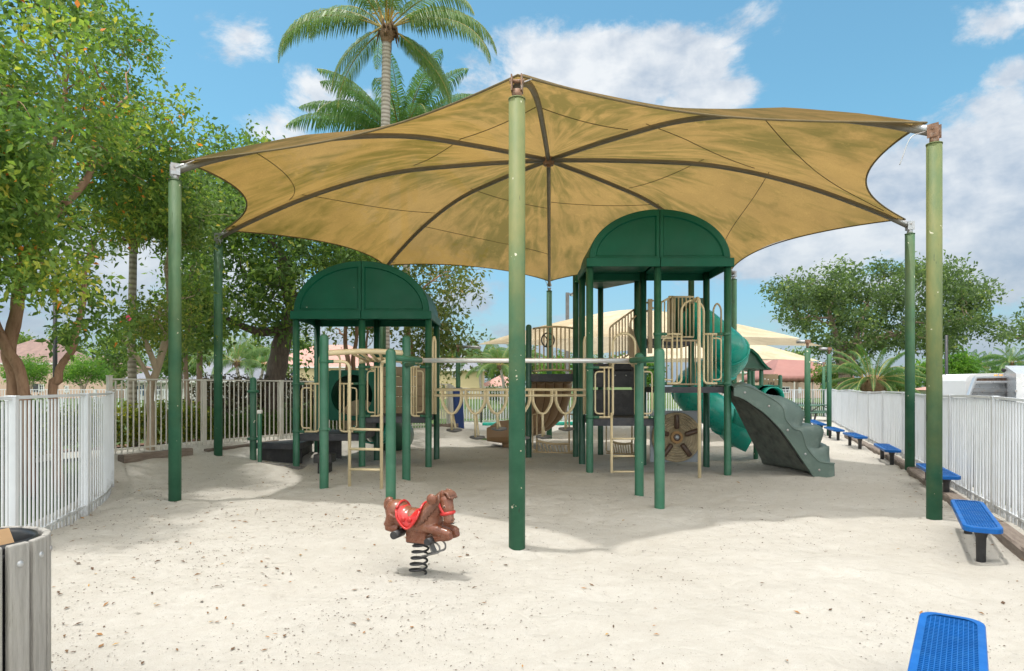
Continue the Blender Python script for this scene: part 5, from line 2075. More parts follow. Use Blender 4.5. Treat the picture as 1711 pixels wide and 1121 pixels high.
# ------------------------------------------------------------------ plants
def leaf_cloud(centres, radii, per, size, spread=.85, asp=.42, tint_c=None, twig=7, up=.35, squash=.8, seed=0, tail=.15):
    """leaves set in sprays along short twigs that fill the shells of many clumps; returns quads and a tint per leaf"""
    r_ = np.random.default_rng(100 + seed)
    Vs, Ts = [], []
    for ci, (c, rad) in enumerate(zip(centres, radii)):
        ntw = max(1, int(per * (rad ** 1.6) / twig))
        d = r_.normal(size=(ntw, 3)); d /= np.linalg.norm(d, axis=1)[:, None]
        rr = rad * (spread + (1 - spread) * r_.random(ntw)) * r_.random(ntw) ** .30
        rr *= 1 + tail * np.abs(r_.normal(size=ntw)) * (r_.random(ntw) < .3)
        tw = np.array(c) + d * rr[:, None] * np.array([1, 1, squash])
        td = d + r_.normal(size=(ntw, 3)) * .6 + np.array([0, 0, .15]); td /= np.linalg.norm(td, axis=1)[:, None]
        ct = (tint_c[ci] if tint_c is not None else r_.normal(0, .14)) + r_.normal(0, .09, ntw)
        n = ntw * twig
        k = np.tile(np.arange(twig), ntw)
        base = np.repeat(tw, twig, 0) + np.repeat(td, twig, 0) * ((k - twig * .4) * size * .62)[:, None]
        ld = np.repeat(td, twig, 0) * .5 + r_.normal(size=(n, 3)) * .75; ld /= np.linalg.norm(ld, axis=1)[:, None]
        up_ = np.array([0, 0, 1.0]) * up + r_.normal(size=(n, 3)) * .55
        side = np.cross(ld, up_); side /= (np.linalg.norm(side, axis=1)[:, None] + 1e-9)
        s = size * (.5 + .95 * r_.random(n))
        nn = np.cross(side, ld)
        base = base + r_.normal(size=(n, 3)) * size * .35
        a = base
        tip = base + ld * s[:, None] - np.array([0, 0, 1.0]) * (s * .12)[:, None]
        mid = base + ld * (s * .48)[:, None] + nn * (s * .07)[:, None]
        w = (s * asp * .5)[:, None]
        q = np.stack([a, mid - side * w, tip, mid + side * w], 1)
        Vs.append(q.reshape(-1, 3))
        t = .42 + np.repeat(ct, twig) + r_.normal(0, .13, n)
        rare = r_.random(n)
        t = np.where(rare > .988, .99, np.clip(t, 0, .93))
        Ts.append(t)
    V = np.concatenate(Vs); T = np.concatenate(Ts)
    F = np.arange(len(V), dtype=np.int32).reshape(-1, 4)
    return V, F, T


def limb(mb, p, q, r0, r1, wob=.12, n=6, k=9):
    p, q = Vector(p), Vector(q)
    d = q - p
    pts = [p]
    for i in range(1, n):
        t = i / n
        o = Vector((random.gauss(0, 1), random.gauss(0, 1), random.gauss(0, .6))) * (d.length * wob * .28)
        pts.append(p.lerp(q, t) + o + Vector((0, 0, d.length * .07 * math.sin(PI * t))))
    pts.append(q)
    pts = catmull(pts, 3)
    m = len(pts)
    mb.tube(pts, [r0 + (r1 - r0) * (i / (m - 1)) ** .8 for i in range(m)], k, caps=False)
    return pts


def broad_tree(name, label, cat, trunks, clumps, leafm, bark, per, size, limbs=26, group=None, seed=0, asp=.42, twigs=60, squash=.8, tint=None, limb_r=.05, flower=None):
    """trunks: list of ([points], r0, r1); clumps: list of (point, radius)"""
    random.seed(seed + 5)
    base = Vector(trunks[0][0][0])
    root = thing(name, label, cat, tuple(base), group)
    mb = MB()
    tips = []
    for pts, r0, r1 in trunks:
        pp = catmull([Vector(p) for p in pts], 6)
        m = len(pp)
        rad = []
        for i in range(m):
            t = i / (m - 1)
            r = r0 + (r1 - r0) * t
            if pp[i].z < base.z + .5 and pts is trunks[0][0]:
                r *= 1 + .35 * (1 - min(1, (pp[i].z - base.z) / .5))
            rad.append(r * (1 + .05 * math.sin(i * 1.7)))
        mb.tube([p + Vector((0, 0, 0)) for p in pp], rad, 14)
        tips += [(p, rad[i]) for i, p in enumerate(pp) if i > m * .4]
    # limbs from the trunks into the clumps
    order = list(range(len(clumps)))
    random.shuffle(order)
    ends = []
    for j in order[:limbs]:
        c, rad = clumps[j]
        c = Vector(c)
        s, sr = min(tips, key=lambda a: (a[0] - c).length + max(0, a[0].z - c.z) * 1.5 + random.uniform(0, .4))
        r0 = min(sr * .7, limb_r * (1 + .2 * (c - s).length))
        pts = limb(mb, s, c, r0, r0 * .22, .16)
        ends.append((pts, r0))
        for p in pts[6::3]:
            tips.append((p, r0 * .5))
    for _ in range(twigs):
        j = random.choice(order)
        c, rad = clumps[j]
        s, sr = min(random.sample(tips, min(len(tips), 40)), key=lambda a: (a[0] - Vector(c)).length)
        e = Vector(c) + Vector((random.gauss(0, 1), random.gauss(0, 1), random.gauss(0, .7))).normalized() * rad * random.uniform(.5, 1.0)
        if (e - s).length < 3.5:
            limb(mb, s, e, min(sr * .5, .016), .004, .2, 5, 5)
    mb.build('trunk', bark, root)
    V, F, T = leaf_cloud([tuple(c) for c, _ in clumps], [r for _, r in clumps], per, size, seed=seed, asp=asp, squash=squash, tint_c=tint)
    big_mesh('crown', V, F, leafm, T, parent=root)
    return root


def in_poly(x, y, poly):
    c = False
    j = len(poly) - 1
    for i in range(len(poly)):
        xi, yi = poly[i]; xj, yj = poly[j]
        if (yi > y) != (yj > y) and x < (xj - xi) * (y - yi) / (yj - yi) + xi:
            c = not c
        j = i
    return c


def fill(poly, d0, d1, rmin, rmax, n, gaps=(), seed=0):
    """clumps filling an outline measured on the photograph, spread through real depth"""
    rr = random.Random(seed)
    xs = [p[0] for p in poly]; ys = [p[1] for p in poly]
    out = []
    tries = 0
    while len(out) < n and tries < n * 60:
        tries += 1
        x, y = rr.uniform(min(xs), max(xs)), rr.uniform(min(ys), max(ys))
        if not in_poly(x, y, poly): continue
        d = rr.uniform(d0, d1)
        r = rr.uniform(rmin, rmax)
        rp = r * FPX / d * .7
        if not all(in_poly(x + rp * a, y + rp * b, poly) for a, b in ((.8, 0), (-.8, 0), (0, .8), (0, -.8))) and rr.random() < .8: continue
        if any(((x - gx) / gw) ** 2 + ((y - gy) / gh) ** 2 < 1 for gx, gy, gw, gh in gaps): continue
        out.append((at(x, y, d), r))
    return out


# 1 the big leafy tree on the left, hanging over the near fence
poly = [(-420, -330), (60, -330), (150, -120), (190, 0), (255, 70), (322, 150), (352, 215), (345, 285), (300, 330), (290, 420), (245, 500), (255, 560), (180, 600), (100, 575), (60, 590), (-420, 600)]
cl = fill(poly, 8.0, 12.0, .42, .85, 118, gaps=[(215, 445, 52, 62), (95, 385, 26, 30), (240, 505, 32, 24), (30, 555, 30, 45), (125, 565, 22, 20), (60, 470, 20, 40)], seed=3)
cl = [(c if (c.x * FPX / c.y + CX) < 175 else c * 1 + Vector((0, 0, 0)) if c.y > 10.4 else at(c.x * FPX / c.y + CX, HY - (c.z - EYE) * FPX / c.y, c.y + 2.4), r) for c, r in cl]
cl += fill([(-300, -100), (70, 20), (130, 130), (105, 260), (130, 350), (110, 480), (-300, 560)], 6.5, 8.2, .38, .62, 58, gaps=[(95, 385, 30, 34), (30, 555, 30, 60), (40, 480, 26, 60)], seed=4)
T0 = at(22, 700, 9.6); T0.z = 0
broad_tree('broadleaf_tree', 'big glossy-leaved tree overhanging the near left fence, with reddish bark and a few orange leaves', 'tree',
           [([T0, at(24, 640, 9.6), at(14, 590, 9.5), at(28, 520, 9.5), at(32, 470, 9.4), at(55, 420, 9.2), at(80, 370, 9.2), at(105, 345, 9.3)], .105, .06),
            ([T0 + Vector((.25, 0, 0)), at(38, 640, 9.5), at(8, 575, 9.4), at(-30, 480, 9.4), at(-60, 330, 9.3)], .085, .05),
            ([at(32, 470, 9.4), at(70, 380, 9.0), at(60, 330, 9), at(85, 250, 9), at(110, 150, 9.4)], .09, .03),
            ([at(105, 345, 9.3), at(150, 290, 9.6), at(165, 210, 9.8), at(215, 160, 10.2)], .06, .02),
            ([Vector((T0.x + .62, T0.y + .1, 0)), at(88, 655, 9.8), at(97, 636, 9.8), at(99, 618, 9.8), at(108, 602, 9.8), at(121, 585, 9.7), at(126, 560, 9.7), at(140, 500, 9.8), at(142, 450, 9.9), at(158, 400, 10)], .068, .03)],
           cl, M['leaf_near'], M['bark_red'], 1750, .088, 46, seed=1, asp=.50, twigs=190, limb_r=.035)
mb = MB()
c = at(215, 531, 8.4)
for k in range(5):
    a = 2 * PI * k / 5
    mb.ball(c + Vector((.022 * math.cos(a), 0, .022 * math.sin(a))), (.02, .006, .02), 8, 6)
mb.cyl(c, c + Vector((.0, -.05, .0)), .004, .003, 6)
tag(mb.build('hibiscus_flower', M['flower']), 'single small pink flower among the big left tree leaves', 'flower')

# 2 the pale forked trunk behind the corner of the fences
T1 = at(252, 745, 13.2); T1.z = rise(T1.x, T1.y) - .1
cl = fill([(185, 320), (300, 290), (350, 330), (340, 470), (330, 560), (280, 600), (200, 590), (175, 480)], 12.2, 15, .4, .7, 44, gaps=[(215, 445, 50, 70), (262, 470, 26, 60), (300, 480, 14, 60)], seed=8)
broad_tree('broadleaf_tree', 'slim tree with a pale forked trunk behind the taller ivory fence', 'tree',
           [([T1, at(253, 700, 13.2), at(251, 655, 13.2), at(262, 618, 13.2), at(275, 575, 13.2), at(284, 530, 13.2), at(283, 480, 13.2), at(279, 450, 13.2)], .082, .06),
            ([at(252, 640, 13.2), at(238, 610, 13), at(212, 575, 12.9), at(188, 552, 12.8)], .05, .025),
            ([at(262, 618, 13.2), at(245, 575, 13.1), at(232, 548, 13.1)], .065, .03),
            ([at(279, 450, 13.2), at(292, 380, 13.4), at(320, 300, 13.6)], .06, .02)],
           cl, M['leaf_mid'], M['bark_pale'], 800, .095, 18, seed=2, asp=.48, twigs=110, limb_r=.03)

# 3 dark trees standing behind the left part of the canopy
cl = fill([(295, 250), (420, 200), (520, 300), (600, 350), (610, 430), (560, 470), (530, 540), (480, 600), (405, 585), (330, 585), (280, 540)], 17.0, 21.5, .7, 1.25, 84,
          gaps=[(380, 545, 22, 12), (345, 470, 16, 20), (480, 500, 12, 22), (395, 480, 18, 14)], seed=12)
T2 = at(452, 700, 19.5); T2.z = -.05
broad_tree('oak_tree', 'dark-trunked oak with a leaning trunk and dense shade behind the left tower', 'tree',
           [([T2, at(455, 660, 19.5), at(464, 610, 19.5), at(474, 560, 19.4), at(490, 520, 19.3), at(478, 470, 19.3), at(474, 430, 19.3)], .34, .18),
            ([at(480, 545, 19.4), at(440, 555, 19), at(405, 545, 18.8), at(375, 532, 18.6), at(330, 535, 18.5)], .15, .05),
            ([at(474, 440, 19.3), at(462, 415, 19.4), at(430, 380, 19.6)], .13, .04),
            ([at(485, 520, 19.3), at(510, 500, 19.6), at(540, 440, 20)], .15, .04)],
           cl, M['leaf_dark'], M['bark_dark'], 330, .16, 34, seed=3, asp=.5, twigs=120, limb_r=.06)

cl = fill([(535, 400), (640, 385), (740, 425), (806, 452), (800, 500), (758, 512), (792, 556), (788, 590), (745, 640), (706, 632), (660, 560), (590, 565), (545, 560), (520, 480)], 20.5, 24.5, .5, .95, 84,
          gaps=[(565, 575, 26, 22), (715, 480, 18, 22), (660, 590, 26, 18), (650, 545, 14, 10), (755, 490, 26, 12), (600, 600, 40, 20)], seed=15)
T3 = at(572, 690, 22.5); T3.z = -.05
broad_tree('broadleaf_tree', 'airy olive-leaved tree with thin reddish trunks behind the left arched roof', 'tree',
           [([T3, at(574, 650, 22.5), at(582, 610, 22.4), at(577, 575, 22.4), at(578, 530, 22.3)], .12, .06),
            ([at(600, 690, 22.6), at(594, 640, 22.6), at(590, 600, 22.5), at(596, 560, 22.4), at(592, 500, 22.4)], .10, .05),
            ([at(685, 690, 22.8), at(684, 640, 22.8), at(690, 590, 22.7), at(682, 545, 22.6), at(700, 490, 22.6), at(735, 460, 22.6)], .10, .03),
            ([at(706, 690, 22.9), at(702, 640, 22.9), at(712, 590, 22.8), at(730, 540, 22.7)], .08, .03),
            ([at(624, 690, 22.6), at(622, 640, 22.6), at(612, 590, 22.5), at(616, 540, 22.5)], .08, .03)],
           cl, M['leaf_olive'], M['bark_red'], 240, .15, 40, seed=4, asp=.5, twigs=150, limb_r=.045)

# slim dark tree between the two left canopy posts
cl = fill([(300, 430), (360, 430), (366, 560), (345, 600), (312, 600), (300, 540)], 15.5, 17.5, .35, .6, 26, seed=21)
T4 = at(317, 720, 16.2); T4.z = .05
broad_tree('broadleaf_tree', 'slim dark double-stemmed tree between the two left canopy posts', 'tree',
           [([T4, at(312, 650, 16.2), at(310, 600, 16.2), at(316, 540, 16.2), at(320, 470, 16.2)], .07, .035),
            ([at(334, 715, 16.8), at(333, 640, 16.8), at(334, 560, 16.8), at(330, 460, 16.8)], .085, .05)],
           cl, M['leaf_dark'], M['bark'], 420, .14, 10, seed=6, asp=.55, twigs=40, limb_r=.025)

# 4 the wide live oak on the right
cl = fill([(1292, 488), (1330, 455), (1385, 447), (1440, 462), (1478, 432), (1545, 425), (1600, 440), (1650, 480), (1655, 520), (1690, 545), (1668, 590), (1600, 585), (1560, 600), (1500, 605), (1470, 585), (1430, 620), (1390, 610), (1345, 560), (1300, 535)], 41, 50, .7, 1.35, 165,
          gaps=[(1640, 560, 24, 12), (1530, 588, 30, 12), (1318, 575, 24, 20), (1365, 470, 14, 10), (1500, 470, 12, 10), (1440, 600, 22, 10), (1600, 500, 16, 10), (1345, 520, 10, 12)], seed=31)
T5 = at(1408, 685, 45); T5.z = -.1
broad_tree('oak_tree', 'wide spreading live oak beyond the right fence, behind the two right posts', 'tree',
           [([T5, at(1410, 640, 45), at(1415, 615, 45), at(1428, 590, 44.8), at(1450, 572, 44.5), at(1490, 560, 44)], .45, .16),
            ([at(1411, 625, 45), at(1402, 595, 45), at(1398, 565, 45), at(1385, 520, 45)], .36, .12),
            ([at(1428, 590, 44.8), at(1432, 560, 45), at(1450, 510, 45.5)], .25, .1)],
           cl, M['leaf_oak'], M['bark'], 175, .26, 60, seed=7, asp=.5, twigs=90, limb_r=.11, squash=.62)
cl = fill([(1665, 555), (1720, 520), (1900, 380), (2050, 480), (2000, 600), (1740, 590), (1690, 590), (1668, 575)], 30, 36, .7, 1.2, 40, seed=33)
broad_tree('oak_tree', 'second oak with only its leafy branch tips reaching in at the right edge', 'tree',
           [([Vector((33, 33, -.1)), Vector((33, 33, 2.5)), Vector((32, 33, 4.4)), Vector((29, 33, 5.2)), at(1700, 565, 33)], .35, .05)],
           cl, M['leaf_oak'], M['bark'], 250, .22, 16, seed=9, asp=.5, twigs=30, limb_r=.07, squash=.62)


# ------------------------------------------------------------------ palms
def frond(root, origin, az, elev, length, droop, leafm, width=.55, nl=84, thick=.03, seed=0, parent=None, stiff=.0, age=0.0):
    r_ = random.Random(seed)
    pts = []
    p = Vector(origin)
    e = elev
    n = 22
    for i in range(n + 1):
        pts.append(p.copy())
        d = Vector((math.cos(az) * math.cos(e), math.sin(az) * math.cos(e), math.sin(e)))
        p = p + d * (length / n)
        e -= droop / n * (.35 + 1.3 * i / n)
        e = max(e, R(-84))
    mb = MB()
    mb.tube(pts, [thick * (1 - .85 * i / n) for i in range(n + 1)], 6)
    Vv, Ff, Tt = [], [], []
    side = Vector((-math.sin(az), math.cos(az), 0))
    roll = r_.uniform(-.35, .35)
    for s in (-1, 1):
        for j in range(nl):
            t = .14 + .86 * (j + r_.random() * .5) / nl
            f = min(n - .001, t * n)
            i = int(f)
            b = pts[i].lerp(pts[i + 1], f - i)
            tg = (pts[i + 1] - pts[i]).normalized()
            up = side.cross(tg) * -1
            if up.z < 0: up = -up
            sd = (side * s * math.cos(roll) + up * math.sin(roll) * s).normalized()
            ll = width * length * .37 * (math.sin(PI * min(1, .10 + t * .92)) ** .55) * r_.uniform(.85, 1.1)
            dr = r_.uniform(.9, 1.6) * (1 - stiff)
            d0 = (sd * .8 + tg * .55 + up * .12 + Vector((0, 0, -.22 * dr))).normalized()
            d1 = (d0 * .62 + Vector((0, 0, -1)) * dr).normalized()
            d2 = (d0 * .25 + Vector((0, 0, -1)) * (dr * 1.5) + tg * .15).normalized()
            w = .0155 * length / 3.4 * r_.uniform(.8, 1.2)
            wn = tg.cross(d0).cross(d0)
            wv = tg * w
            q = [b, b + d0 * ll * .4, b + d0 * ll * .4 + d1 * ll * .35, b + d0 * ll * .4 + d1 * ll * .35 + d2 * ll * .3]
            o = len(Vv)
            ws = (.55, 1, .75, .06)
            for qq, k in zip(q, ws):
                Vv.append(tuple(qq - wv * k)); Vv.append(tuple(qq + wv * k))
            for k in range(3):
                Ff.append((o + 2 * k, o + 2 * k + 1, o + 2 * k + 3, o + 2 * k + 2))
                Tt.append(min(1, max(0, r_.gauss(.42, .16) + age + (.25 if t > .93 else 0))))
    # leaflets and stalk as one part
    V = np.array(Vv + mb.v); nF = np.array(Ff)
    off = len(Vv)
    sf = np.array([[a + off for a in f] for f in mb.f if len(f) == 4])
    F = np.concatenate([nF, sf]); T = np.array(Tt + [.5] * len(sf))
    o = big_mesh('frond', V, F, leafm, T, parent=root)
    o.data.materials.append(M['rachis'])
    mi = np.zeros(len(F), dtype=np.int32); mi[len(nF):] = 1
    o.data.polygons.foreach_set('material_index', mi)
    return o


def palm(name, label, base, top, r0, r1, fronds, leafm, group=None, seed=0, head=.16, bark=None, nuts=False, wob=.1, width=.55):
    base, top = Vector(base), Vector(top)
    root = thing(name, label, 'palm tree', tuple(base), group)
    mid = base.lerp(top, .5) + Vector((wob, 0, 0))
    pts = catmull([base - Vector((0, 0, .2)), base + (mid - base) * .4, mid, mid.lerp(top, .55), top], 8)
    m = len(pts)
    rad = [r0 + (r1 - r0) * (i / (m - 1)) + (.25 * r0 * max(0, 1 - i / (m * .08))) for i in range(m)]
    MB().tube(pts, rad, 16).build('trunk', bark or M['palm_bark'], root)
    mb = MB()
    mb.lathe([(r1 * .95, -head * 2.0), (r1 * 1.35, -head * 1.3), (r1 * 1.55, -head * .4), (r1 * 1.3, head * .6), (r1 * .4, head * 1.2)], top, 14)
    rr = random.Random(seed)
    for k in range(16):
        a = rr.uniform(0, 2 * PI)
        b = top + Vector((math.cos(a) * r1 * 1.3, math.sin(a) * r1 * 1.3, rr.uniform(-head, head * .6)))
        mb.tube([b, b + Vector((math.cos(a) * .12, math.sin(a) * .12, rr.uniform(.0, .18))), b + Vector((math.cos(a) * .2, math.sin(a) * .2, rr.uniform(-.45, .1)))], [.05 * head / .16, .035 * head / .16, .008], 6)
    mb.build('crown_shaft', M['husk'], root)
    for k, (az, el, ln, dr) in enumerate(fronds):
        o_ = top + Vector((math.cos(az) * r1, math.sin(az) * r1, head * .5))
        frond(root, o_, az, el, ln, dr, leafm, width=width, seed=seed * 100 + k, age=rr.choice([0, 0, 0, .12, -.08]))
    if nuts:
        mb = MB()
        for k in range(14):
            a = rr.uniform(0, 2 * PI)
            q = top + Vector((math.cos(a) * .12, math.sin(a) * .12, .25))
            e = q + Vector((math.cos(a) * rr.uniform(.1, .35), math.sin(a) * rr.uniform(.1, .35), rr.uniform(.2, .75)))
            mb.tube(catmull([q, q.lerp(e, .6) + Vector((0, 0, .08)), e], 4), .022, 6)
        mb.build('flower_stalk', mat('palm_flower', (.55, .33, .04), .6, var=.3, vs=20), root)
    return root


def ring(n, spec, seed, jit=.18):
    """spec: list of (count, elevation deg, length, droop)"""
    rr = random.Random(seed)
    out = []
    ph = rr.uniform(0, 6)
    for c, el, ln, dr in spec:
        for k in range(c):
            out.append((ph + 2 * PI * k / c + rr.uniform(-jit, jit), R(el + rr.uniform(-8, 8)), ln * rr.uniform(.9, 1.1), dr * rr.uniform(.85, 1.15)))
        ph += .7
    return out


D = R
front = [(PI - .12, R(36), 4.2, R(138)), (PI + .25, R(16), 4.0, R(122)), (PI - .5, R(52), 3.9, R(125)), (PI + .5, R(-38), 2.9, R(52)),
         (.10, R(34), 4.1, R(132)), (-.18, R(14), 4.0, R(112)), (.5, R(50), 3.9, R(122)), (-.5, R(30), 3.6, R(112)), (.25, R(-30), 3.2, R(62)),
         (PI / 2 + .3, R(40), 3.6, R(105)), (PI / 2 - .6, R(10), 3.4, R(90)), (-PI / 2 + .2, R(62), 3.3, R(105)), (-PI / 2 - .7, R(48), 3.6, R(118)),
         (PI / 2, R(75), 3.2, R(70)), (-.9, R(70), 3.2, R(80)), (2.2, R(68), 3.2, R(80)), (PI + .8, R(74), 3.2, R(70)), (PI / 2 + .9, R(-10), 3.2, R(80)), (.9, R(5), 3.3, R(85))]
ptop = at(646, 52, 20.0)
palm('coconut_palm', 'tall coconut palm rising above the canopy, with a grey ringed trunk', at(644, 760, 20.0) * 1, ptop, .17, .135, front, M['frond'], seed=1, head=.20, nuts=True, wob=-.06)
ptop2 = at(672, 252, 25.5)
palm('coconut_palm', 'shorter coconut palm half hidden behind the canopy and the tall palm', (ptop2.x + .2, 25.5, 0), ptop2, .16, .13,
     ring(0, [(8, 70, 4.0, R(75)), (10, 48, 4.5, R(100)), (9, 24, 4.3, R(95)), (6, -5, 3.6, R(70))], 4), M['frond_dk'], seed=2, head=.2)
# ringed trunk between the near tree and the corner post, its own crown lost in the foliage
palm('coconut_palm', 'brown ringed palm trunk behind the corner of the left fences', (xa(224, 15.0), 15.0, .2), at(223, 395, 15.0), .10, .08,
     ring(0, [(5, 60, 1.8, R(80)), (6, 30, 2.0, R(100))], 6), M['frond_dk'], seed=3, head=.14, wob=-.05)
# far palms
for i, (px, pbase, ptop_, d, lab, ln) in enumerate([
        (395, 690, 607, 55, 'small bright coconut palm in front of the grey-roofed house', 4.2),
        (440, 690, 612, 62, 'small palm left of the yellow house with the pink roof', 3.6),
        (836, 668, 612, 62, 'small coconut palm beyond the pond right of the yellow grey-roofed house', 4.2),
        (806, 668, 598, 80, 'palm top showing above the grey roof across the pond', 4.4),
        (862, 668, 600, 84, 'palm hidden partly by the front canopy post, across the pond', 4.4),
        (1690, 668, 607, 95, 'distant dark palm above the steel truck box at the right edge', 4.5),
        (1622, 668, 612, 100, 'distant palm tops just left of the white truck roof', 4.5),
        (1648, 668, 616, 105, 'distant palm above the middle of the white truck roof', 4.5),
        (330, 668, 585, 70, 'pale-trunked palm behind the grey roof on the left', 4.0)]):
    b = at(px, 645, d); b.z = -.1
    palm('far_palm', lab, tuple(b), at(px, ptop_, d), .16, .12, ring(0, [(4, 70, ln * .8, R(70)), (6, 40, ln, R(100)), (6, 12, ln * .95, R(95))], 20 + i), M['frond'] if i in (0, 2) else M['frond_dk'], 'palms across the pond and lawn', seed=10 + i, head=.2, wob=.3 * (-1) ** i)
# date palm on the right
tp_ = at(1458, 640, 38)
palm('date_palm', 'stout date palm with arching yellow-green fronds under the live oak', (tp_.x, 38, -.1), tuple(tp_ + Vector((0, 0, -.0))), .36, .42,
     ring(0, [(9, 66, 2.9, R(85)), (12, 40, 3.1, R(95)), (12, 15, 3.0, R(80)), (9, -8, 2.6, R(55))], 44), M['frond_dk'], seed=40, head=.42, bark=M['husk'], wob=0, width=.34)


# ------------------------------------------------------------------ hedges and shrubs
def hedge(name, label, pts, width, h, leafm, per=900, size=.07, base=0.0, seed=0, cat='hedge', group=None):
    cs, rs = [], []
    rr = random.Random(seed)
    for (a, b) in zip(pts[:-1], pts[1:]):
        a, b = Vector((a[0], a[1], 0)), Vector((b[0], b[1], 0))
        n = max(2, int((b - a).length / (width * .33)))
        for i in range(n):
            p = a.lerp(b, (i + rr.random() * .6) / n)
            nd = (b - a).normalized(); nd = Vector((-nd.y, nd.x, 0))
            z = width * .3
            while z < h:
                q = p + nd * rr.uniform(-.25, .25) * width
                cs.append((q.x, q.y, base + rise(q.x, q.y) + z + rr.uniform(-.05, .05))); rs.append(width * rr.uniform(.36, .5))
                z += width * .42
    V, F, T = leaf_cloud(cs, rs, per, size, spread=.6, asp=.55, seed=seed + 50, twig=5, squash=.9)
    o = big_mesh(name, V, F, leafm, T)
    return tag(o, label, cat, group)


hedge('hedge', 'yellow-green low hedge behind the pickets at the left fence corner', [(-9.6, 13.2), (-8.3, 15.2), (-7.6, 16.4)], .62, .95, M['leaf_yellow'], 1700, .08, seed=1)
hedge('hedge', 'tall bronze-brown clipped hedge behind the taller ivory fence', [(-8.6, 17.6), (-6.6, 20.6), (-5.9, 21.8)], .9, 1.55, M['leaf_brown'], 1300, .085, seed=2)
hedge('hedge', 'low green hedge at the foot of the bronze hedge, by the path', [(-7.7, 16.2), (-6.3, 18.4), (-5.2, 20.4), (-4.3, 22.0)], .55, .62, M['leaf_green'], 1700, .08, seed=3)
hedge('hedge', 'dark green hedge beyond the near left fence under the big tree', [(-7.2, 7.6), (-8.6, 10.6), (-9.3, 12.6)], .7, .8, M['leaf_green'], 1200, .09, seed=4)
hedge('shrub', 'pink-brown flowering shrub across the pond beside the small palm', [(xa(846, 70), 70), (xa(872, 70), 70)], 2.4, 3.0, M['leaf_olive'], 130, .3, seed=5, cat='shrub')
hedge('shrub', 'green bush below the pink roof across the pond', [(xa(815, 66), 66), (xa(842, 66), 66)], 1.6, 1.5, M['leaf_green'], 160, .25, seed=6, cat='shrub')
for i, (px, lab) in enumerate(((47, 'round clipped tree in front of the peach house, left of the dark pole'), (137, 'wider round clipped tree in front of the peach house, right of the dark pole'))):
    d = 48
    b = at(px, 645, d); b.z = -.1
    w = 1.35 if i == 0 else 1.6
    cl = [(at(px + rx, py, d + rd), r) for rx, py, rd, r in [(-22, 622, 0, .85), (-8, 612, .5, .95), (10, 610, -.4, .95), (24, 620, .3, .85), (0, 622, 0, 1.0), (-14, 628, -.5, .7), (16, 629, .5, .7), (30, 628, 0, .6) if i else (0, 615, .8, .8), (-30, 626, 0, .65)]]
    broad_tree('round_tree', lab, 'tree', [([b, at(px, 652, d), at(px - 2, 640, d), at(px - 10, 626, d)], .14, .06), ([b, at(px + 4, 650, d), at(px + 14, 628, d)], .11, .05), ([b, at(px - 1, 648, d), at(px - 24, 632, d)], .09, .04)],
               cl, M['leaf_bright'], M['bark_pale'], 700, .17, 8, group='round clipped trees by the peach house', seed=60 + i, twigs=10, limb_r=.04)
# background trees that close the horizon
far = [(300, 600, 66, 26, 40, M['leaf_dark'], 'dark tree mass behind the grey-roofed house'), (420, 605, 118, 22, 36, M['leaf_mid'], 'mid green tree behind the two left houses'),
       (505, 600, 125, 26, 40, M['leaf_mid'], 'tree rising behind the pink roof on the left'), (190, 596, 75, 30, 40, M['leaf_dark'], 'dark tree between the peach house and grey roof'), (100, 575, 120, 40, 34, M['leaf_mid'], 'pale tree behind the peach house roof'), (20, 590, 118, 34, 40, M['leaf_mid'], 'tree beyond the peach house at the left edge'),
       (830, 612, 112, 30, 26, M['leaf_dark'], 'dark tree behind the yellow house across the pond'), (880, 610, 100, 26, 26, M['leaf_mid'], 'tree across the pond behind the front post'), (770, 606, 122, 30, 20, M['leaf_dark'], 'tree behind the grey roof across the pond'),
       (935, 618, 80, 30, 26, M['leaf_bright'], 'bright tree seen through the bowed guard rail'), (1010, 616, 85, 36, 28, M['leaf_mid'], 'green tree seen behind the high tower stairs'), (1080, 622, 82, 30, 24, M['leaf_bright'], 'tree seen through the high tower back guard'),
       (1330, 606, 90, 22, 20, M['leaf_dark'], 'tree between the maroon awning and the far house'), (1385, 628, 58, 22, 24, M['leaf_mid'], 'bushy tree right under the maroon awning edge'), (1500, 640, 75, 30, 20, M['leaf_mid'], 'low green tree behind the date palm'),
       (1545, 632, 82, 30, 30, M['leaf_bright'], 'bright green tree between the two right posts'), (1600, 618, 60, 26, 34, M['leaf_bright'], 'bright green tree right of the bleached post'), (1655, 634, 115, 30, 18, M['leaf_dark'], 'far dark tree behind the white truck'), (1720, 626, 112, 30, 22, M['leaf_dark'], 'far dark tree at the right edge behind the truck box')]
for i, (px, py, d, hw, hh, lm, lab) in enumerate(far):
    rr = random.Random(300 + i)
    k = d / FPX
    cl = []
    for _ in range(15):
        a, q = rr.uniform(0, 2 * PI), math.sqrt(rr.random())
        cl.append((at(px + hw * q * math.cos(a), py + hh * .8 * q * math.sin(a), d + rr.uniform(-.5, .5) * hw * k), rr.uniform(.32, .5) * hh * k))
    b = at(px, 645, d); b.z = -.1
    broad_tree('far_tree', lab, 'tree', [([b, b.lerp(at(px, py, d), .5) + Vector((.2, 0, 0)), at(px, py + hh * .3, d)], .22, .1)], cl, lm, M['bark'], 330 * (60 / d) ** 1.3, .0052 * d, 5, group='trees closing the horizon', seed=80 + i, twigs=6, limb_r=.07, squash=.75)


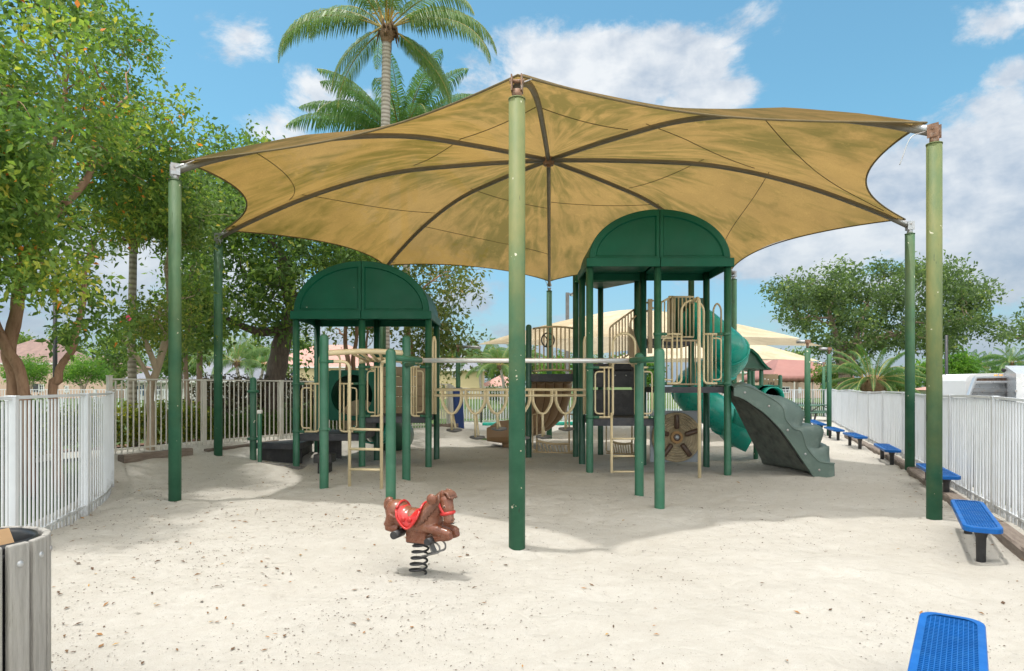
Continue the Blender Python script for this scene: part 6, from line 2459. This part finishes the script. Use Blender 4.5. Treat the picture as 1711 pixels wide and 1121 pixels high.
# ------------------------------------------------------------------ houses
def house(name, label, x0, x1, d, depth, z_eave, z_ridge, wall, roof, wins=(), ridge=None, over=.5, doors=(), low=None):
    xa0, xa1 = xa(x0, d), xa(x1, d)
    root = thing(name, label, 'house', ((xa0 + xa1) / 2, d, -.1))
    mb = MB(); mb.box(((xa0 + xa1) / 2, d + depth / 2, z_eave / 2 - .05), (xa1 - xa0, depth, z_eave + .1))
    mb.build('wall', wall, root)
    o = over
    X0, X1, Y0, Y1 = xa0 - o, xa1 + o, d - o, d + depth + o
    ins = min((X1 - X0), (Y1 - Y0)) / 2 * .98
    if ridge:
        rx0, rx1 = xa(ridge[0], d), xa(ridge[1], d)
    else:
        rx0, rx1 = X0 + ins, X1 - ins
    ym = (Y0 + Y1) / 2
    mb = MB()
    v = [(X0, Y0, z_eave), (X1, Y0, z_eave), (X1, Y1, z_eave), (X0, Y1, z_eave), (rx0, ym, z_ridge), (rx1, ym, z_ridge)]
    mb.add(v, [(0, 1, 5, 4), (1, 2, 5), (2, 3, 4, 5), (3, 0, 4), (3, 2, 1, 0)])
    rf = mb.build('roof', roof, root)
    mb = MB(); mb.box(((X0 + X1) / 2, Y0 - .03, z_eave - .06), (X1 - X0, .06, .22)); mb.build('fascia', M['trim'], rf)
    for (wx, wy, ww, wh) in wins:
        c = at(wx, wy, d)
        w, h = ww * d / FPX, wh * d / FPX
        f = MB()
        for s in (-1, 1):
            f.box((c.x + s * w / 2, d - .05, c.z), (.12, .14, h + .12))
            f.box((c.x, d - .05, c.z + s * h / 2), (w - .12, .14, .12))
        f.box((c.x, d - .03, c.z), (.06, .08, h))
        f.box((c.x, d - .025, c.z), (w, .07, .05))
        wo = f.build('window', M['trim'], root)
        MB().box((c.x, d - .012, c.z), (w, .03, h)).build('pane', M['glass'], wo)
    for (wx, wy, ww, wh, mk) in doors:
        c = at(wx, wy, d)
        w, h = ww * d / FPX, wh * d / FPX
        MB().box((c.x, d - .02, c.z), (w, .08, h)).build('door', M[mk], root)
    return root


house('house', 'peach two-storey house with a brown tiled roof at the far left', -60, 96, 95, 12, za(607, 95), za(580, 95) + 1.6, M['pink_wall'], M['roof_brown'],
      [(70, 648, 8, 10), (12, 628, 10, 10)], doors=[(35, 650, 20, 14, 'glass'), (62, 648, 14, 14, 'dark_pole')])
house('house', 'lower peach wing between the two round trees at the far left', 98, 185, 90, 10, za(612, 90), za(600, 90) + .8, M['pink_wall'], M['roof_brown'],
      [(112, 650, 5, 10), (176, 622, 6, 14)])
house('house', 'single-storey white house with a wide grey hip roof behind the left pickets', 210, 420, 80, 16, za(637, 80), za(612, 80) + 1.9, M['white_wall'], M['roof_grey'],
      [(266, 652, 12, 16), (232, 652, 12, 16), (390, 651, 10, 8)], ridge=(285, 345), over=.9, doors=[(236, 652, 12, 18, 'door_blue')])
house('house', 'pale yellow two-storey house with a pink tiled roof behind the left tower', 428, 640, 95, 14, za(613, 95), za(588, 95) + 1.5, M['yellow_wall'], M['roof_pink'],
      [(448, 622, 9, 10), (490, 622, 9, 10), (575, 622, 9, 9), (484, 655, 6, 14), (540, 650, 8, 12)])
house('house', 'yellow two-storey house with a grey roof across the pond', 728, 804, 85, 10, za(618, 85), za(603, 85) + 1.2, M['yellow_wall'], M['roof_grey'], [(760, 625, 8, 11), (779, 652, 12, 6)])
house('house', 'low pink-roofed house across the pond beside the small palm', 803, 872, 92, 10, za(646, 92), za(632, 92) + .6, M['white_wall'], M['roof_pink'], [(806, 646, 5, 5)])
house('house', 'peach house with a pink roof seen left of the maroon awning', 1215, 1372, 92, 12, za(622, 92), za(602, 92) + 1.0, M['pink_wall'], M['roof_pink'], [(1266, 630, 7, 7), (1312, 651, 14, 9), (1240, 640, 8, 8)], doors=[(1334, 652, 10, 10, 'trim')])
house('house', 'distant white building low behind the bright tree on the right', 1600, 1660, 70, 8, za(652, 70), za(640, 70), M['white_wall'], M['roof_pink'], [(1625, 656, 5, 4)])


# ------------------------------------------------------------------ awning, tables, lamp, signs, truck, far play set
def awning():
    d = 60
    root = thing('awning_tent', 'maroon peaked fabric awning with a scalloped valance on thin white legs', 'awning', (xa(1340, d), d, 0))
    x0, x1 = xa(1284, d), xa(1418, d)
    ze, zr = za(628, d), za(592, d)
    y0, y1 = d - 1, d + 7
    rx0, rx1 = xa(1325, d), xa(1352, d)
    mb = MB()
    v = [(x0, y0, ze), (x1, y0, ze), (x1, y1, ze), (x0, y1, ze), (rx0, (y0 + y1) / 2, zr), (rx1, (y0 + y1) / 2, zr)]
    mb.add(v, [(0, 1, 5, 4), (1, 2, 5), (2, 3, 4, 5), (3, 0, 4)])
    top = mb.build('awning_top', M['maroon'], root)
    mb = MB()
    per = [(x0, y0), (x1, y0), (x1, y1), (x0, y1), (x0, y0)]
    for (a, b) in zip(per[:-1], per[1:]):
        n = 64
        A_, B_ = [], []
        for k in range(n + 1):
            t = k / n
            x, y = a[0] + (b[0] - a[0]) * t, a[1] + (b[1] - a[1]) * t
            A_.append(Vector((x, y, ze))); B_.append(Vector((x, y, ze - .48 - .10 * abs(math.sin(PI * t * 12)))))
        mb.grid([A_, B_])
    vl = mb.build('valance', M['maroon'], top)
    so = vl.modifiers.new('t', 'SOLIDIFY'); so.thickness = .01
    for x, y in ((x0 + .1, y0 + .1), (x1 - .1, y0 + .1), (x1 - .1, y1 - .1), (x0 + .1, y1 - .1), (xa(1320, d), y0 + .1)):
        MB().cyl((x, y, -.1), (x, y, ze), .06, .06, 10).build('leg', M['white_cream'], root)


awning()


def picnic_table():
    root = thing('picnic_table', 'x', 'picnic table', (0, 0, 0), 'picnic tables by the far fence')
    mb = MB(); mb.box((0, 0, .75), (1.85, .76, .05)); bevel(mb.build('tabletop', M['table'], root), .02)
    for s in (-1, 1):
        mb = MB(); mb.box((0, s * .68, .45), (1.85, .26, .045)); bevel(mb.build('seat', M['table'], root), .02)
    for s in (-1, 1):
        mb = MB()
        x = s * .55
        mb.tube(fillet([(x, -.7, .43), (x, -.55, .1), (x, -.45, .03), (x, .45, .03), (x, .55, .1), (x, .7, .43)], .12), .028, 8)
        mb.tube([(x, -.7, .43), (x, .7, .43)], .028, 8)
        mb.tube([(x, -.2, .05), (x, -.2, .74)], .028, 8); mb.tube([(x, .2, .05), (x, .2, .74)], .028, 8)
        mb.tube([(x, -.2, .45), (x - s * .5, 0, .72)], .022, 8)
        mb.build('leg_frame', M['table_frame'], root)
    return root


t0 = picnic_table()
for i, (px, d, rz, lab) in enumerate(((1331, 29.5, 4, 'green picnic table left of the thick sail post by the far fence'), (1372, 30.5, -2, 'green picnic table right of the thick sail post, partly behind thin posts'))):
    o = t0 if i == 0 else copy_tree(t0)
    o.location = (xa(px, d), d, -.02); o.rotation_euler = (0, 0, R(rz)); o['label'] = lab


def lamp():
    d = 32
    x = xa(948, d)
    root = thing('street_lamp', 'grey area light on a square pole above the tan sail', 'street lamp', (x, d, 0))
    mb = MB(); mb.box((x, d, (za(489, d)) / 2), (.17, .17, za(489, d))); mb.build('pole', M['lamp_grey'], root)
    mb = MB(); mb.bar(Vector((x, d, za(492, d))), Vector((x + .16, d, za(491, d))), .08, .08); mb.build('arm', M['lamp_grey'], root)
    mb = MB(); mb.bar(Vector((x + .12, d - .1, za(494, d))), Vector((x + .62, d - .25, za(485.5, d))), .40, .07)
    bevel(mb.build('lamp_head', M['lamp_grey'], root), .02)
    mb = MB(); mb.bar(Vector((x + .2, d - .13, za(494, d) - .02)), Vector((x + .58, d - .24, za(487, d) - .02)), .30, .03); mb.build('lens', M['trim'], root)


lamp()
mb = MB(); mb.cyl((xa(92, 22), 22, -.1), (xa(92, 22), 22, 5.5), .075, .06, 12)
mb.lathe([(.12, -.1), (.12, .25), (.08, .32)], (xa(92, 22), 22, 0), 12)
tag(mb.build('lamp_pole', M['dark_pole']), 'dark slender pole between the two round trees on the left', 'pole')


def sign():
    d = 22
    x = xa(1581.5, d)
    root = thing('sign_post', 'thin dark sign pole beside the bleached right post with a small red and white notice', 'sign', (x, d, 0))
    mb = MB(); mb.cyl((x, d, -.1), (x, d, za(560, d)), .045, .045, 12); mb.build('pole', M['dark_pole'], root)
    mb = MB(); mb.box((x + .03, d - .06, za(632, d)), (.17, .012, .27)); p = bevel(mb.build('sign_panel', M['sign'], root), .004)
    mb = MB(); mb.box((x + .03, d - .068, za(628.6, d)), (.165, .004, .09)); mb.build('red_band', M['sign_red'], p)
    mb = MB()
    for k in range(3):
        for j in range(3):
            mb.box((x - .02 + j * .05, d - .068, za(631.8, d) - k * .035), (.036, .004, .014))
    mb.build('notice_text', M['dark_pole'], p)


sign()


def truck():
    d = 20.0
    root = thing('service_truck', 'white and stainless service truck parked beyond the right fence', 'truck', (xa(1680, d), d, -.05))
    p = lambda px, py, dd=d: at(px, py, dd)
    mb = MB()
    # rounded white cab roof and body behind
    prof_ = [(1614, 690), (1614, 636), (1616, 630), (1620, 626.5), (1632, 624.5), (1650, 624), (1682, 623), (1682, 690)]
    mb.prism(prof_, lambda u, v: p(u, v, 20.6), lambda u, v: p(u, v, 20.6) + Vector((0, 1.9, 0)))
    bevel(fixn(mb.build('cab', M['sign'], root)), .06, 3)
    # slanted hopper frame
    mb = MB()
    mb.bar(p(1618, 662, 20.0), p(1629, 631, 20.0), .12, .07)
    mb.bar(p(1629, 630.5, 20.0), p(1680, 629.5, 20.0), .12, .07)
    mb.bar(p(1628, 638.5, 20.0), p(1680, 638, 20.0), .14, .07)
    bevel(mb.build('hopper_frame', M['steel'], root), .01)
    mb = MB()
    mb.prism([(1623, 662), (1630, 641), (1680, 640), (1680, 675), (1619, 675)], lambda u, v: p(u, v, 20.1), lambda u, v: p(u, v, 20.45))
    fixn(mb.build('hopper', M['steel'], root))
    mb = MB(); mb.bar(p(1624, 652, 20.03), p(1680, 652, 20.03), .1, .12); mb.bar(p(1623, 657, 20.03), p(1680, 657, 20.03), .1, .03); mb.build('side_rail', M['galv'], root)
    mb = MB()
    mb.prism([(1629, 631.5), (1680, 630.5), (1680, 636.5), (1629, 637.5)], lambda u, v: p(u, v, 20.06), lambda u, v: p(u, v, 20.3))
    fixn(mb.build('rusty_panel', M['rust'], root))
    for px in (1664, 1672.5):
        mb = MB(); c = p(px, 627.5, 20.0); mb.lathe([(.05, -.07), (.052, .0), (.045, .03), (0, .04)], c, 14); mb.build('amber_light', M['orange'], root)
    # steel box with a sloping top
    mb = MB()
    a = [(1679, 611), (1697, 623), (1697, 685), (1677, 685), (1677, 640)]
    mb.prism([(1679, 611), (1740, 611), (1740, 690), (1677, 690)], lambda u, v: p(u, v, 20.3), lambda u, v: p(u, v, 21.9))
    fixn(mb.build('steel_box_back', M['steel'], root))
    mb = MB()
    q = [p(1679, 611, 20.3), p(1740, 611, 20.3), p(1740, 624, 18.6), p(1698, 624, 18.6)]
    lo = [Vector((v.x, v.y, -.0)) for v in q]
    mb.add(q + lo, [(0, 1, 2, 3), (0, 3, 7, 4), (3, 2, 6, 7), (1, 0, 4, 5), (2, 1, 5, 6)])
    bx = fixn(mb.build('steel_box', M['steel'], root))
    mb = MB(); mb.cyl(p(1676, 619, 20.1), p(1679, 618, 20.1), .07, .05, 12); mb.bar(p(1679, 619, 20.2), p(1683, 621, 20.2), .05, .05); mb.build('work_light', M['black'], root)
    mb = MB(); mb.bar(p(1684, 653, 19.3), p(1698, 653.5, 18.57), .05, .05); mb.build('handle', M['galv'], bx)
    for x_, y_ in ((15.3, 19.2), (17.6, 19.2), (15.3, 21.6), (17.6, 21.6)):
        mb = MB(); mb.tube([(x_, y_ - .12, .40), (x_, y_ + .12, .40)], [.42, .42], 20); bevel(mb.build('wheel', M['black'], root), .04)


truck()


def far_playset():
    d = 19.5
    root = thing('play_tower', 'small far play tower with pitched green roof and counting panel beyond the rock climber', 'play tower', (xa(1270, d), d, 0))
    for px, dd, top in ((1252, 19.0, 617), (1272, 19.0, 617), (1303.5, 19.0, 626), (1288, 20.6, 640), (1258, 20.6, 617)):
        post(xa(px, dd), dd, za(top, dd), root, 'post', .06)
    # flared pitched roof
    prof_ = [(1207, 618), (1218, 612), (1228, 598), (1234, 584), (1241, 577), (1258, 583), (1268, 592), (1276, 604), (1284, 613), (1291, 617), (1288, 618)]
    y0, y1 = 18.7, 20.9
    mb = MB()
    mb.grid([[at(u, v, 18.7) for u, v in prof_], [at(u, v, 18.7) + Vector((0, 2.1, 0)) for u, v in prof_]], False)
    rf = mb.build('roof', M['roof'], root)
    so = rf.modifiers.new('t', 'SOLIDIFY'); so.thickness = .06
    mb = MB()
    mb.prism(prof_[1:-1], lambda u, v: at(u, v, 18.7) + Vector((0, .12, 0)), lambda u, v: at(u, v, 18.7) + Vector((0, .16, 0)))
    fixn(mb.build('gable', M['post_dark'], rf))
    mb = MB()
    q = lambda px, py: at(px, py, 19.0)
    x0, x1 = q(1275, 0).x, q(1300, 0).x
    mb.box(((x0 + x1) / 2, 19.0, (za(625, 19) + za(643, 19)) / 2), (x1 - x0, .05, za(625, 19) - za(643, 19)))
    pn = bevel(mb.build('counting_panel', M['tan'], root), .01)
    mb = MB()
    for px, py in ((1277.5, 633), (1283, 634), (1292.5, 634.5), (1298.5, 634)):
        c = q(px, py); mb.cyl(c + Vector((0, -.035, 0)), c + Vector((0, -.02, 0)), .018, .018, 12)
    mb.build('peg', M['sign'], pn)
    mb = MB()
    for j, ch in enumerate('123'):
        c = q(1283.5 + j * 4, 641); w, h = .018, .035
        strokes = {'1': [((0, 1), (0, -1))], '2': [((-1, 1), (1, 1)), ((1, 1), (1, 0)), ((1, 0), (-1, 0)), ((-1, 0), (-1, -1)), ((-1, -1), (1, -1))],
                   '3': [((-1, 1), (1, 1)), ((1, 1), (1, -1)), ((-1, 0), (1, 0)), ((-1, -1), (1, -1))]}[ch]
        for a, b in strokes:
            mb.bar(c + Vector((a[0] * w, -.03, a[1] * h)), c + Vector((b[0] * w, -.03, b[1] * h)), .012, .012)
    mb.build('numeral', M['black'], pn)
    # green panel with a crawl tunnel
    mb = MB()
    x0, x1, z0, z1 = q(1257, 0).x, q(1301, 0).x, za(676, 19), za(643.5, 19)
    mb.box(((x0 + x1) / 2, 18.95, (z0 + z1) / 2), (x1 - x0, .06, z1 - z0))
    tp = bevel(mb.build('tunnel_panel', M['roof'], root), .02)
    c = q(1282, 663)
    mb = MB()
    mb.tube([c + Vector((0, -.04, 0)), c + Vector((0, -.5, 0))], [.30, .30], 28, caps=False)
    mb.tube([c + Vector((0, -.08, 0)), c + Vector((0, -.03, 0))], [.36, .36], 28, caps=True)
    tn = mb.build('tunnel', M['teal'], tp); so = tn.modifiers.new('t', 'SOLIDIFY'); so.thickness = .03
    for k, (px, py) in enumerate(((1283, 665), (1294, 672), (1303, 681))):
        mb = MB(); c = at(px, py, 18.2 - .2 * k); mb.box(c, (.34 + .05 * k, .5, .16)); bevel(mb.build('step', M['greyp'], root), .05, 3)
    mb = MB()
    for px in (1214, 1222, 1230):
        mb.tube([at(px, 640, 21), at(px, 690, 21)], .03, 8)
    mb.tube([at(1208, 640, 21), at(1240, 640, 21)], .03, 8); mb.tube([at(1208, 664, 21), at(1240, 655, 21)], .05, 8); mb.tube([at(1196, 690, 21), at(1236, 640, 21)], .05, 8)
    mb.build('tan_rail', M['cream_dull'], root)


far_playset()
# low teal seesaw behind the brown slide
d = 27
root = thing('seesaw', 'low teal seesaw with a black hoop handle behind the brown wave slide', 'seesaw', (xa(885, d), d, 0))
mb = MB(); mb.bar(at(806, 708.5, d), at(962, 707, d), .34, .14); bevel(mb.build('beam', M['teal'], root), .04)
mb = MB(); mb.tube(fillet([at(804, 706, d), at(804, 682, d), at(812, 680, d)], .1), .04, 8); mb.build('handle', M['black'], root)
mb = MB(); mb.box((xa(885, d), d, .06), (.3, .3, .2)); mb.build('pivot', M['black'], root)
